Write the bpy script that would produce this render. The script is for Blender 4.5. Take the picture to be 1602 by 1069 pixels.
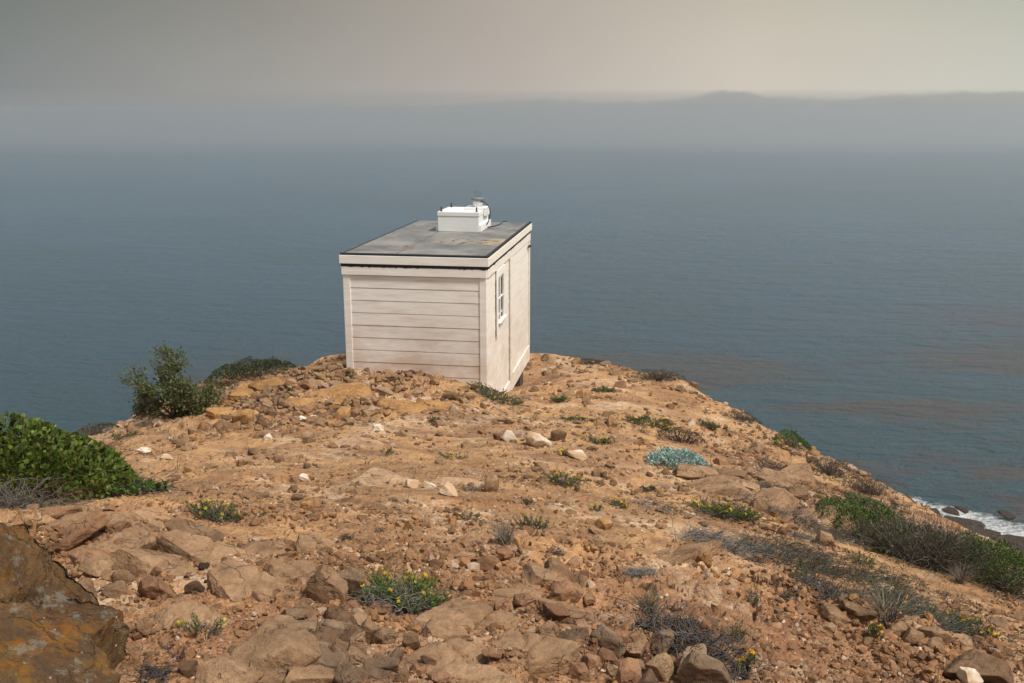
import bpy, bmesh, math, random
import numpy as np
from mathutils import Vector, Matrix

for o in list(bpy.data.objects): bpy.data.objects.remove(o, do_unlink=True)
SC = bpy.context.scene
COL = SC.collection
R = math.radians
rng = np.random.default_rng(11)
random.seed(11)

# ------------------------------------------------------------------ camera
F_PX, CX, CY, PITCH = 1508.0, 801.0, 534.5, 0.2349      # for a 1602 px wide frame; eye at the origin
cam = bpy.data.cameras.new("camera"); camo = bpy.data.objects.new("camera", cam); COL.objects.link(camo)
cam.sensor_width = 36.0; cam.lens = 36.0 * F_PX / 1602.0
cam.clip_start = 0.05; cam.clip_end = 60000
camo.location = (0, 0, 0); camo.rotation_euler = (math.pi/2 - PITCH, 0, 0)
SC.camera = camo

# ------------------------------------------------------------------ sky, sun, exposure
SUN_EL, SUN_AZ = R(56), R(124)          # azimuth measured from +Y (view direction) towards +X
world = bpy.data.worlds.new("World"); SC.world = world; world.use_nodes = True
nt = world.node_tree; N = nt.nodes; Lk = nt.links; N.clear()
out = N.new('ShaderNodeOutputWorld'); bg = N.new('ShaderNodeBackground'); Lk.new(bg.outputs[0], out.inputs[0])
bg.inputs[1].default_value = 1.0
sky = N.new('ShaderNodeTexSky'); sky.sky_type = 'NISHITA'; sky.sun_disc = False
sky.sun_elevation = SUN_EL; sky.sun_rotation = SUN_AZ; sky.altitude = 50; sky.dust_density = 4
tc = N.new('ShaderNodeTexCoord'); sep = N.new('ShaderNodeSeparateXYZ'); Lk.new(tc.outputs['Generated'], sep.inputs[0])
def wmath(op, a, b=None, c=None, clamp=False):
    m = N.new('ShaderNodeMath'); m.operation = op; m.use_clamp = clamp
    for i, v in enumerate((a, b, c)):
        if v is None: continue
        if isinstance(v, (int, float)): m.inputs[i].default_value = v
        else: Lk.new(v, m.inputs[i])
    return m.outputs[0]
az = wmath('ARCTAN2', sep.outputs['X'], sep.outputs['Y'])
azn = wmath('ADD', wmath('DIVIDE', az, R(64)), 0.5, clamp=True)            # 0 at -32 deg, 1 at +32 deg
cr = N.new('ShaderNodeValToRGB'); Lk.new(azn, cr.inputs[0])
def srgb(r, g, b):
    f = lambda c: (c/12.92 if c <= .04045 else ((c+.055)/1.055)**2.4)
    return (f(r/255), f(g/255), f(b/255), 1)
def ramp(cr, stops):
    el = cr.color_ramp.elements
    while len(el) > len(stops): el.remove(el[-1])
    while len(el) < len(stops): el.new(0.5)
    for e, (p, c) in zip(el, stops): e.position = p; e.color = c
ramp(cr, [(0.04, srgb(132, 137, 139)), (0.28, srgb(162, 160, 156)), (0.5, srgb(188, 179, 171)), (0.70, srgb(214, 205, 192)), (0.95, srgb(208, 206, 196))])
cr2 = N.new('ShaderNodeValToRGB'); Lk.new(azn, cr2.inputs[0])
ramp(cr2, [(0.04, srgb(104, 111, 104)), (0.28, srgb(138, 134, 125)), (0.5, srgb(172, 162, 151)), (0.72, srgb(190, 182, 165)), (0.97, srgb(172, 177, 162))])
elv = N.new('ShaderNodeMapRange'); Lk.new(sep.outputs['Z'], elv.inputs[0])
elv.inputs[1].default_value = 0.0; elv.inputs[2].default_value = 0.13
mx = N.new('ShaderNodeMixRGB'); Lk.new(elv.outputs[0], mx.inputs[0]); Lk.new(cr.outputs[0], mx.inputs[1]); Lk.new(cr2.outputs[0], mx.inputs[2])
zen = N.new('ShaderNodeMapRange'); Lk.new(sep.outputs['Z'], zen.inputs[0]); zen.interpolation_type = 'SMOOTHSTEP'
zen.inputs[1].default_value = 0.11; zen.inputs[2].default_value = 0.75
mx2 = N.new('ShaderNodeMixRGB'); Lk.new(zen.outputs[0], mx2.inputs[0]); Lk.new(mx.outputs[0], mx2.inputs[1]); mx2.inputs[2].default_value = (0.50, 0.53, 0.57, 1)
# soft unevenness of the fog ceiling
nz = N.new('ShaderNodeTexNoise'); nz.inputs['Scale'].default_value = 3.0; nz.inputs['Detail'].default_value = 3
mpn = N.new('ShaderNodeMapping'); mpn.inputs['Scale'].default_value = (1, 1, 3.5); Lk.new(tc.outputs['Generated'], mpn.inputs[0]); Lk.new(mpn.outputs[0], nz.inputs[0])
nr = N.new('ShaderNodeMapRange'); Lk.new(nz.outputs[0], nr.inputs[0]); nr.inputs[3].default_value = 0.95; nr.inputs[4].default_value = 1.05
vm = N.new('ShaderNodeVectorMath'); vm.operation = 'SCALE'; Lk.new(mx2.outputs[0], vm.inputs[0]); Lk.new(nr.outputs[0], vm.inputs['Scale'])
skys = N.new('ShaderNodeVectorMath'); skys.operation = 'SCALE'; Lk.new(sky.outputs[0], skys.inputs[0]); skys.inputs['Scale'].default_value = 0.004
ad = N.new('ShaderNodeVectorMath'); ad.operation = 'ADD'; Lk.new(vm.outputs[0], ad.inputs[0]); Lk.new(skys.outputs[0], ad.inputs[1])
Lk.new(ad.outputs[0], bg.inputs[0])

sun = bpy.data.lights.new("sun", 'SUN'); suno = bpy.data.objects.new("sun", sun); COL.objects.link(suno)
sun.energy = 4.3; sun.angle = R(10); sun.color = (1.0, 0.93, 0.82)
sd_ = Vector((math.sin(SUN_AZ)*math.cos(SUN_EL), math.cos(SUN_AZ)*math.cos(SUN_EL), math.sin(SUN_EL)))
suno.rotation_euler = (-sd_).to_track_quat('-Z', 'Y').to_euler(); suno.location = sd_*50

SC.view_settings.view_transform = 'Standard'; SC.view_settings.look = 'None'
SC.view_settings.gamma = 1; SC.view_settings.exposure = 0.0
SC.render.engine = 'CYCLES'
SC.cycles.use_denoising = True; SC.cycles.volume_bounces = 1; SC.cycles.max_bounces = 6
SC.cycles.transparent_max_bounces = 8; SC.cycles.diffuse_bounces = 3

SEA_Z = -50.0

# ------------------------------------------------------------------ helpers
def tag(o, label=None, cat=None, group=None, kind=None):
    if label: o['label'] = label
    if cat: o['category'] = cat
    if group: o['group'] = group
    if kind: o['kind'] = kind
    return o
def empty(name, loc=(0, 0, 0), rz=0.0):
    o = bpy.data.objects.new(name, None); COL.objects.link(o); o.location = loc; o.rotation_euler = (0, 0, rz)
    o.empty_display_size = 0.1
    return o
def add_obj(name, me, parent=None, loc=(0, 0, 0)):
    o = bpy.data.objects.new(name, me); COL.objects.link(o); o.location = loc
    if parent: o.parent = parent
    return o
def mesh_np(name, V, Fc, mat, smooth=True, cols=None, cname='tint'):
    """V (n,3); Fc (m,k) uniform polygons"""
    V = np.asarray(V, np.float32); Fc = np.asarray(Fc, np.int32)
    me = bpy.data.meshes.new(name); n, (m, k) = len(V), Fc.shape
    me.vertices.add(n); me.vertices.foreach_set('co', V.ravel())
    me.loops.add(m*k); me.loops.foreach_set('vertex_index', Fc.ravel())
    me.polygons.add(m); me.polygons.foreach_set('loop_start', np.arange(0, m*k, k, dtype=np.int32))
    me.polygons.foreach_set('loop_total', np.full(m, k, np.int32))
    me.polygons.foreach_set('use_smooth', np.full(m, smooth, bool))
    if cols is not None:
        a = me.color_attributes.new(cname, 'FLOAT_COLOR', 'POINT')
        c = np.ones((n, 4), np.float32); c[:, :3] = cols; a.data.foreach_set('color', c.ravel())
    me.materials.append(mat); me.update(calc_edges=True)
    return me
def inst(tv, tf, M, P, cols=None):
    """template verts/faces copied N times with matrices M (N,3,3), positions P (N,3); returns V,F,C"""
    n, k = len(P), len(tv)
    V = np.einsum('nij,kj->nki', M, tv) + P[:, None, :]
    Fc = tf[None] + (np.arange(n)*k)[:, None, None]
    C = None if cols is None else np.repeat(cols, k, axis=0)
    return V.reshape(-1, 3), Fc.reshape(-1, tf.shape[1]), C
def rand_rot(n, r=rng):
    q = r.normal(size=(n, 4)); q /= np.linalg.norm(q, axis=1)[:, None]
    w, x, y, z = q.T
    return np.stack([1-2*(y*y+z*z), 2*(x*y-z*w), 2*(x*z+y*w), 2*(x*y+z*w), 1-2*(x*x+z*z), 2*(y*z-x*w),
                     2*(x*z-y*w), 2*(y*z+x*w), 1-2*(x*x+y*y)], 1).reshape(n, 3, 3)
def rotz(a):
    c, s = np.cos(a), np.sin(a); z = np.zeros_like(c); o = np.ones_like(c)
    return np.stack([c, -s, z, s, c, z, z, z, o], 1).reshape(-1, 3, 3)
def frame(d, r=rng):
    """matrices whose +Y axis is d, random roll"""
    d = d/np.linalg.norm(d, axis=1)[:, None]
    a = r.normal(size=d.shape); x = np.cross(d, a); x /= np.linalg.norm(x, axis=1)[:, None]+1e-9
    z = np.cross(x, d)
    return np.stack([x, d, z], 2)

# gradient noise
_perm = rng.permutation(512).astype(np.int64)
def _h(ix, iy, iz, s=0):
    return _perm[(_perm[(_perm[(ix+s*17) & 511] + iy) & 511] + iz) & 511]
_G = rng.normal(size=(512, 3)); _G /= np.linalg.norm(_G, axis=1)[:, None]
_A = np.linspace(0, 2*np.pi, 512, endpoint=False); _G2 = np.stack([np.cos(_A), np.sin(_A)], 1)
def pn2(x, y, s=0):
    xi = np.floor(x).astype(np.int64); yi = np.floor(y).astype(np.int64); fx = x-xi; fy = y-yi
    u = fx*fx*fx*(fx*(fx*6-15)+10); v = fy*fy*fy*(fy*(fy*6-15)+10)
    def g(a, b):
        G = _G2[_h(xi+a, yi+b, xi*0, s)]; return G[..., 0]*(fx-a)+G[..., 1]*(fy-b)
    return ((g(0, 0)*(1-u)+g(1, 0)*u)*(1-v) + (g(0, 1)*(1-u)+g(1, 1)*u)*v)*1.6
def pn3(p, s=0):
    i = np.floor(p).astype(np.int64); f = p-i; u = f*f*f*(f*(f*6-15)+10); r = 0
    for a in (0, 1):
        for b in (0, 1):
            for c in (0, 1):
                G = _G[_h(i[:, 0]+a, i[:, 1]+b, i[:, 2]+c, s)]
                w = (u[:, 0] if a else 1-u[:, 0])*(u[:, 1] if b else 1-u[:, 1])*(u[:, 2] if c else 1-u[:, 2])
                r = r + w*(G*(f-np.array([a, b, c]))).sum(1)
    return r*1.5
def fbm2(x, y, o=4, s=0, g=.5):
    r = 0; a = 1
    for k in range(o): r = r+a*pn2(x, y, s+k); x = x*2.03+3.1; y = y*2.03+7.7; a *= g
    return r
def fbm3(p, o=4, s=0, g=.5):
    r = 0; a = 1
    for k in range(o): r = r+a*pn3(p, s+k); p = p*2.03+5.3; a *= g
    return r
def worley(x, y, s=0):
    """returns F1, F2, random id of the cell"""
    xi = np.floor(x).astype(np.int64); yi = np.floor(y).astype(np.int64)
    F1 = np.full(x.shape, 9.); F2 = F1.copy(); ID = np.zeros(x.shape)
    for a in (-1, 0, 1):
        for b in (-1, 0, 1):
            h = _h(xi+a, yi+b, xi*0+3, s); h2 = _perm[(h+91) & 511]; h3 = _perm[(h+203) & 511]
            d = np.hypot(xi+a+.1+.8*h/511-x, yi+b+.1+.8*h2/511-y)
            nw = d < F1
            F2 = np.where(nw, F1, np.minimum(F2, d)); ID = np.where(nw, h3/511, ID); F1 = np.where(nw, d, F1)
    return F1, F2, ID
def sstep(a, b, x):
    t = np.clip((x-a)/(b-a), 0, 1); return t*t*(3-2*t)

# ------------------------------------------------------------------ picture rays
cp, sp = math.cos(PITCH), math.sin(PITCH)
def ray(px, py):
    u = (np.asarray(px, float)-CX)/F_PX; v = (CY-np.asarray(py, float))/F_PX
    return np.stack([u, cp+v*sp, -sp+v*cp], -1)
def P(px, py, Y):
    d = ray(px, py); return d/d[..., 1:2]*np.asarray(Y, float)[..., None]

# ------------------------------------------------------------------ terrain
ctrl = [(640,1069,2.55),(640,930,3.6),(640,850,4.7),(640,780,6.2),(640,720,8.3),(640,680,10.1),(640,640,12.0),(640,603,13.3),
        (400,1000,2.95),(400,900,3.9),(400,820,5.1),(400,740,7.6),(400,690,9.8),(400,640,11.9),(400,600,13.4),(450,576,14.0),
        (200,1000,2.9),(60,1060,2.5),(110,880,4.1),(250,780,6.2),(20,800,5.2),(250,700,9.8),(200,712,9.6),(300,650,12.2),(180,672,12.2),(235,652,13.0),(320,608,13.9),
        (545,578,13.7),(650,592,13.55),(750,606,13.5),(800,622,14.6),(850,1069,2.7),(850,930,3.9),(850,850,5.1),(850,780,6.7),(850,720,8.9),(860,680,10.9),
        (860,640,13.2),(840,605,16.6),(820,598,18.1),(845,560,19.4),(900,600,16.0),(900,568,18.9),(1000,650,13.2),(980,610,16.0),(960,579,18.3),
        (1060,602,16.9),(1060,720,10.0),(1150,652,15.0),(1150,760,9.0),(1250,708,13.0),(1330,744,12.0),(1400,785,11.0),(1450,810,10.2),
        (1200,1069,3.0),(1200,980,3.95),(1200,900,5.2),(1200,820,7.3),(1350,1000,4.1),(1300,780,9.6),(1400,860,7.6),(1500,930,6.2),(1602,1069,3.7),(1602,1000,4.9),(1602,900,8.0)]
cpts = np.array([P(a, b, np.array(c)) for a, b, c in ctrl])
extra = np.array([(-2.6,15.3,-4.5),(-3.0,18.5,-4.9),(-1,19.6,-5.0),(-4.5,7.0,-3.05),(-5.4,9.5,-3.9),(-6,4,-2.6),(-2,0,-1.35),(0,0,-1.62),(0,-4,-1.5),(-6,-4,-1.9),(3,0,-1.95),(6,2,-3.3),(6,-4,-2.6)])
cpts = np.vstack([cpts, extra])
def tps_fit(p, z, lam=.02):
    n = len(p); r = np.hypot(p[:, None, 0]-p[None, :, 0], p[:, None, 1]-p[None, :, 1])
    K = np.where(r > 0, r*r*np.log(r+1e-12), 0)+lam*np.eye(n); A = np.zeros((n+3, n+3)); A[:n, :n] = K
    A[:n, n] = 1; A[:n, n+1:] = p; A[n, :n] = 1; A[n+1:, :n] = p.T
    return np.linalg.solve(A, np.concatenate([z, np.zeros(3)]))
TP = cpts[:, :2]; TW = tps_fit(TP, cpts[:, 2])
def tps(x, y):
    r = np.zeros_like(x)
    for (a, b), w in zip(TP, TW[:-3]):
        d2 = (x-a)**2+(y-b)**2; r += w*.5*d2*np.log(d2+1e-12)
    return r+TW[-3]+TW[-2]*x+TW[-1]*y
crest_px = [(845,559,19.6),(900,566,19.2),(960,577,18.6),(1060,601,17.1),(1150,651,15.2),(1250,706,13.2),(1330,742,12.2),(1400,782,11.2),(1450,806,10.4),(1530,840,9.7),(1602,880,9.0)]
poly = [tuple(P(a, b, np.array(c))[:2]) for a, b, c in crest_px]+[(6.6,6.5),(8,3),(9,-2),(9,-9),(-9,-9),(-9,-2),(-8,4),(-7.0,7.5),(-6.1,10.0)]
poly += [tuple(P(a, b, np.array(c))[:2]) for a, b, c in [(140,678,12.4),(232,650,13.3),(320,604,14.2),(450,573,14.4),(535,577,14.8)]]+[(-3.4,16.5),(-3.7,19.2),(-1.6,20.2)]
poly = np.array(poly)
def poly_out(x, y):
    """distance outside the polygon (0 inside) and the nearest inside point"""
    best = np.full(x.shape, 1e9); qx = x.copy(); qy = y.copy(); ins = np.zeros(x.shape, bool)
    n = len(poly)
    for i in range(n):
        ax, ay = poly[i]; bx, by = poly[(i+1) % n]
        t = np.clip(((x-ax)*(bx-ax)+(y-ay)*(by-ay))/((bx-ax)**2+(by-ay)**2), 0, 1)
        px = ax+t*(bx-ax); py = ay+t*(by-ay); d = np.hypot(x-px, y-py); m = d < best
        best = np.where(m, d, best); qx = np.where(m, px, qx); qy = np.where(m, py, qy)
        c = ((ay > y) != (by > y)) & (x < (bx-ax)*(y-ay)/(by-ay+1e-12)+ax); ins ^= c
    return np.where(ins, 0, best), np.where(ins, x, qx), np.where(ins, y, qy), np.where(ins, best, 0)
HUT = np.array([-.3382, 13.829, -2.0765]); HYAW = -.158; HW, HD = 2.256, 4.565
def hut_local(x, y):
    c, s = math.cos(HYAW), math.sin(HYAW); dx, dy = x-HUT[0], y-HUT[1]
    return dx*c+dy*s, -dx*s+dy*c
def terrain(x, y):
    r = np.hypot(x, y)
    sdist, qx, qy, inner = poly_out(x, y)
    z = tps(qx, qy)
    g = 1.15*(np.sqrt(sdist**2+.16)-.4)
    far = np.clip(sdist-34, 0, None)
    g = np.where(g > 36, 36+.17*far, g)                       # talus apron down to the shore
    z = z-g-np.minimum(g, 12)*.10*fbm2(x/14, y/14, 3, 40)
    # broad unevenness
    far_f = 1+sdist*.12
    hx, hy = hut_local(x, y)
    hut_m = 1-sstep(.0, .9, np.maximum(np.maximum(-HW-hx, hx), np.maximum(-hy, hy-HD)))*1.0      # 1 inside the footprint
    z = z+.055*fbm2(x/1.3, y/1.3, 3, 1)*(1-.7*hut_m)*np.minimum(far_f, 4)
    # masks
    u = (x*.8+y*.6); v = (-x*.6+y*.8)
    mound = np.exp(-(((x+2.9)/2.1)**2+((y-12.6)/1.7)**2)**1.5)
    fore = 1-sstep(4.2, 6.2, r+1.2*pn2(x*.7, y*.7, 5))
    slabR = np.exp(-(((x-2.6)/1.2)**2+((y-8.7)/1.1)**2))
    rough = np.clip(.35+.9*mound+.75*fore+.7*slabR+.5*pn2(x*.45, y*.45, 9), .15, 1.6)
    # broken plates of sandstone: cracked cells, tilted, with worn edges
    wx = x+.06*pn2(x*5, y*5, 11); wy = y+.06*pn2(x*5+9, y*5, 12)
    for sc, amp, sd in ((.62, .10, 20), (.30, .052, 21), (.15, .020, 22)):
        a, b = (wx*.82+wy*.57)/sc, (-wx*.57+wy*.82)/(sc*.62)
        F1, F2, I = worley(a, b, sd)
        e = sstep(.0, .15, F2-F1)
        tilt = ((I*7.3) % 1-.5)*(a-np.floor(a)-.5)+((I*13.7) % 1-.5)*(b-np.floor(b)-.5)
        msk = sstep(-.25, .35, pn2(x/.9+sd, y/.9, sd+5)+.9*(rough-.6))
        z = z+amp*rough*msk*((I-.35)*e*.8+tilt*.55*e-.35*(1-e))*np.clip(2-far_f*.5, 0, 1)
    # pebble relief
    for sc, amp, sd in ((.085, .017, 30), (.042, .0085, 31)):
        F1, F2, I = worley(wx/sc, wy/sc, sd)
        z = z+amp*np.clip((.52-F1)*2, 0, 1)**.6*(I > .45)*I*(.5+.5*rough)*sstep(0, .18, F2-F1)
    z = z+.012*fbm2(x*4, y*4, 4, 33)*rough+.003*fbm2(x*30, y*30, 2, 35)
    z = z+sstep(3, 20, sdist)*(fbm2(x/9, y/9, 6, 37, .6)*.8-.5*np.abs(fbm2(x/4, y/4, 4, 39)))+sstep(1, 6, sdist)*.12*fbm2(x*1.4, y*1.4, 4, 38)
    # excavated ground under the hut
    return z

fine = np.linspace(-R(34), R(34), 1150)
lft = -R(34)-np.cumsum(np.linspace(.002, .03, 140)); lft = lft[lft > -math.pi]
lft = lft if len(lft) else lft
ang = np.concatenate([np.append(lft, -math.pi)[::-1], fine, -np.append(lft, -math.pi)])
ang = np.unique(np.round(ang, 6))
rad = [.05, .3, .7, 1.1, 1.5]
while rad[-1] < 24: rad.append(rad[-1]+max(.0034, rad[-1]*.0036))
while rad[-1] < 400: rad.append(rad[-1]*1.012)
rad = np.array(rad)
AG, RG = np.meshgrid(ang, rad)           # (nr, na)
TX, TY = RG*np.sin(AG), RG*np.cos(AG)
TZ = np.empty_like(TX)
for i in range(0, len(rad), 100):
    TZ[i:i+100] = terrain(TX[i:i+100], TY[i:i+100])
nr_, na_ = TX.shape
SLOPE = TZ/RG

def ground_z(x, y):
    x = np.atleast_1d(np.asarray(x, float)); y = np.atleast_1d(np.asarray(y, float))
    a = np.arctan2(x, y); r = np.hypot(x, y)
    j = np.clip(np.searchsorted(ang, a)-1, 0, na_-2); i = np.clip(np.searchsorted(rad, r)-1, 0, nr_-2)
    fa = (a-ang[j])/(ang[j+1]-ang[j]); fr = (r-rad[i])/(rad[i+1]-rad[i])
    return (TZ[i, j]*(1-fa)+TZ[i, j+1]*fa)*(1-fr)+(TZ[i+1, j]*(1-fa)+TZ[i+1, j+1]*fa)*fr
def hit(px, py):
    """where the sight line through a photo pixel meets the ground -> (n,3), ok"""
    d = ray(np.atleast_1d(px), np.atleast_1d(py)); a = np.arctan2(d[:, 0], d[:, 1]); s = d[:, 2]/np.hypot(d[:, 0], d[:, 1])
    j = np.clip(np.searchsorted(ang, a), 0, na_-1)
    out_, ok = np.zeros((len(a), 3)), np.zeros(len(a), bool)
    lim = np.searchsorted(rad, 30)
    for k in range(0, len(a), 2000):
        S = SLOPE[:lim, j[k:k+2000]] >= s[None, k:k+2000]
        i = S.argmax(0); ok[k:k+2000] = S.any(0) & (i > 0)
        r = rad[i]; aa = a[k:k+2000]
        x, y = r*np.sin(aa), r*np.cos(aa); out_[k:k+2000] = np.stack([x, y, ground_z(x, y)], 1)
    return out_, ok
def depth(p):
    p = np.atleast_2d(p); return p[:, 1]*cp-p[:, 2]*sp
def G1(px, py):
    p, ok = hit([px], [py]); return p[0]
def mpp(p): return depth(p)[0]/F_PX     # metres per photo pixel at p

# ------------------------------------------------------------------ material helpers
class NT:
    def __init__(s, name):
        s.m = bpy.data.materials.new(name); s.m.use_nodes = True; s.t = s.m.node_tree; s.t.nodes.clear()
        s.out = s.n('ShaderNodeOutputMaterial'); s.b = s.n('ShaderNodeBsdfPrincipled'); s.l(s.b.outputs[0], s.out.inputs[0])
    def n(s, k, **kw):
        x = s.t.nodes.new(k)
        for a, v in kw.items(): setattr(x, a, v)
        return x
    def l(s, a, b): s.t.links.new(a, b)
    def set(s, sock, v):
        if isinstance(v, bpy.types.NodeSocket): s.l(v, sock)
        else: sock.default_value = v
    def coord(s, kind='Object', scale=None, rot=None):
        c = s.n('ShaderNodeTexCoord').outputs[kind]
        if kind == 'Pos': c = s.n('ShaderNodeNewGeometry').outputs['Position']
        if scale or rot:
            m = s.n('ShaderNodeMapping'); s.l(c, m.inputs[0])
            if scale: m.inputs['Scale'].default_value = scale
            if rot: m.inputs['Rotation'].default_value = rot
            c = m.outputs[0]
        return c
    def pos(s, scale=None, rot=None):
        c = s.n('ShaderNodeNewGeometry').outputs['Position']
        if scale or rot:
            m = s.n('ShaderNodeMapping'); s.l(c, m.inputs[0])
            if scale: m.inputs['Scale'].default_value = scale
            if rot: m.inputs['Rotation'].default_value = rot
            c = m.outputs[0]
        return c
    def noise(s, c, scale, detail=4, rough=.6, dist=0):
        x = s.n('ShaderNodeTexNoise'); s.l(c, x.inputs['Vector']); x.inputs['Scale'].default_value = scale
        x.inputs['Detail'].default_value = detail; x.inputs['Roughness'].default_value = rough; x.inputs['Distortion'].default_value = dist
        return x.outputs[0]
    def vor(s, c, scale, feat='F1', out='Distance', rnd=1):
        x = s.n('ShaderNodeTexVoronoi', feature=feat); s.l(c, x.inputs['Vector']); x.inputs['Scale'].default_value = scale
        x.inputs['Randomness'].default_value = rnd
        return x.outputs[out]
    def rng(s, v, a, b, c=0, d=1, smooth=False):
        x = s.n('ShaderNodeMapRange'); s.set(x.inputs[0], v)
        if smooth: x.interpolation_type = 'SMOOTHSTEP'
        for i, q in enumerate((a, b, c, d)): x.inputs[i+1].default_value = q
        return x.outputs[0]
    def math(s, op, a, b=None, clamp=False):
        x = s.n('ShaderNodeMath', operation=op, use_clamp=clamp); s.set(x.inputs[0], a)
        if b is not None: s.set(x.inputs[1], b)
        return x.outputs[0]
    def mix(s, f, a, b, mode='MIX'):
        x = s.n('ShaderNodeMixRGB', blend_type=mode); s.set(x.inputs[0], f)
        for i, q in ((1, a), (2, b)): s.set(x.inputs[i], q if isinstance(q, bpy.types.NodeSocket) else (tuple(q)+(1,))[:4])
        return x.outputs[0]
    def ramp(s, f, stops):
        x = s.n('ShaderNodeValToRGB'); s.l(f, x.inputs[0]); ramp(x, [(p, (tuple(c)+(1,))[:4]) for p, c in stops]); return x.outputs[0]
    def bump(s, h, strength=.5, dist=.01, nrm=None):
        x = s.n('ShaderNodeBump'); s.l(h, x.inputs['Height']); x.inputs['Strength'].default_value = strength; x.inputs['Distance'].default_value = dist
        if nrm: s.l(nrm, x.inputs['Normal'])
        return x.outputs[0]
    def attr(s, name):
        x = s.n('ShaderNodeAttribute'); x.attribute_name = name; return x.outputs['Color']
    def done(s, col, rough=.9, nrm=None, spec=.3, **kw):
        s.set(s.b.inputs['Base Color'], col if isinstance(col, bpy.types.NodeSocket) else (tuple(col)+(1,))[:4])
        s.set(s.b.inputs['Roughness'], rough); s.b.inputs['Specular IOR Level'].default_value = spec
        if nrm: s.l(nrm, s.b.inputs['Normal'])
        for k, v in kw.items(): s.set(s.b.inputs[k], v)
        return s.m

# ------------------------------------------------------------------ ground material
def ground_mat():
    m = NT('ground_soil'); c = m.pos()
    big = m.noise(c, .55, 5, .6, .4); mid = m.noise(c, 3.2, 6, .65); fin = m.noise(c, 22, 6, .7); grit = m.noise(c, 120, 3, .7)
    base = m.ramp(big, [(.32, (.22, .12, .066)), (.43, (.345, .20, .11)), (.5, (.45, .265, .128)), (.57, (.28, .165, .09)), (.68, (.41, .205, .088))])
    v1 = m.ramp(mid, [(.3, (.58, .52, .50)), (.5, (1, .98, .96)), (.72, (1.25, 1.22, 1.15))])
    col = m.mix(1, base, v1, 'MULTIPLY')
    v2 = m.ramp(fin, [(.28, (.55, .52, .5)), (.5, (1, 1, 1)), (.75, (1.3, 1.28, 1.24))])
    col = m.mix(.85, col, v2, 'MULTIPLY')
    sx = m.n('ShaderNodeSeparateXYZ'); m.l(c, sx.inputs[0])
    near = m.rng(m.math('ADD', sx.outputs[1], m.math('MULTIPLY', m.noise(c, .8, 4, .6), 3.0)), 7.6, 5.2, 0, .75, True)
    col = m.mix(near, col, m.mix(1, col, (.82, .74, .76), 'MULTIPLY'))  # browner foreground rock, with lens vignette darkening put into the colour too
    # pale crumbly patches and cream chips
    pale = m.math('MULTIPLY', m.rng(m.noise(c, .9, 4, .6), .5, .64, 0, 1, True), m.rng(m.noise(c, 9, 5, .7), .42, .62))
    col = m.mix(m.math('MULTIPLY', pale, .8), col, (.60, .46, .32))
    vc = m.n('ShaderNodeTexVoronoi'); m.l(c, vc.inputs['Vector']); vc.inputs['Scale'].default_value = 34
    sepc = m.n('ShaderNodeSeparateColor'); m.l(vc.outputs['Color'], sepc.inputs[0])
    chip = m.math('MULTIPLY', m.rng(vc.outputs['Distance'], .36, .26), m.rng(sepc.outputs[0], .86, .9))
    col = m.mix(chip, col, m.mix(sepc.outputs[1], (.62, .52, .40), (.30, .20, .13)))
    vc2 = m.n('ShaderNodeTexVoronoi'); m.l(c, vc2.inputs['Vector']); vc2.inputs['Scale'].default_value = 80
    sep2 = m.n('ShaderNodeSeparateColor'); m.l(vc2.outputs['Color'], sep2.inputs[0])
    chip2 = m.math('MULTIPLY', m.rng(vc2.outputs['Distance'], .4, .3), m.rng(sep2.outputs[0], .7, .74))
    col = m.mix(m.math('MULTIPLY', chip2, .7), col, m.mix(sep2.outputs[1], (.55, .42, .28), (.24, .13, .075)))
    # wet dark rock at the shore, grey-brown scree far below
    col = m.mix(m.rng(sx.outputs[2], -9, -30, 0, .8), col, (.20, .135, .085))
    col = m.mix(m.rng(sx.outputs[2], -46, -49), col, (.035, .028, .022))
    h = m.math('ADD', m.math('MULTIPLY', fin, .7), m.math('MULTIPLY', grit, .35))
    h = m.math('ADD', h, m.math('MULTIPLY', m.rng(vc2.outputs['Distance'], .5, .1), .35))
    h = m.math('ADD', h, m.math('MULTIPLY', m.rng(vc.outputs['Distance'], .5, .1), .5))
    return m.done(col, .95, m.bump(h, .9, .012), .15)
def tri_or_quad_grid(nr, na):
    i = np.arange(nr-1)[:, None]*na; j = np.arange(na-1)[None]
    a = (i+j).ravel(); return np.stack([a, a+1, a+na+1, a+na], 1)
GROUND = ground_mat()
gv = np.stack([TX, TY, TZ], -1).reshape(-1, 3)
me = mesh_np('ground', gv, tri_or_quad_grid(nr_, na_), GROUND, True)
go = add_obj('ground', me); tag(go, kind='structure')

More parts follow.
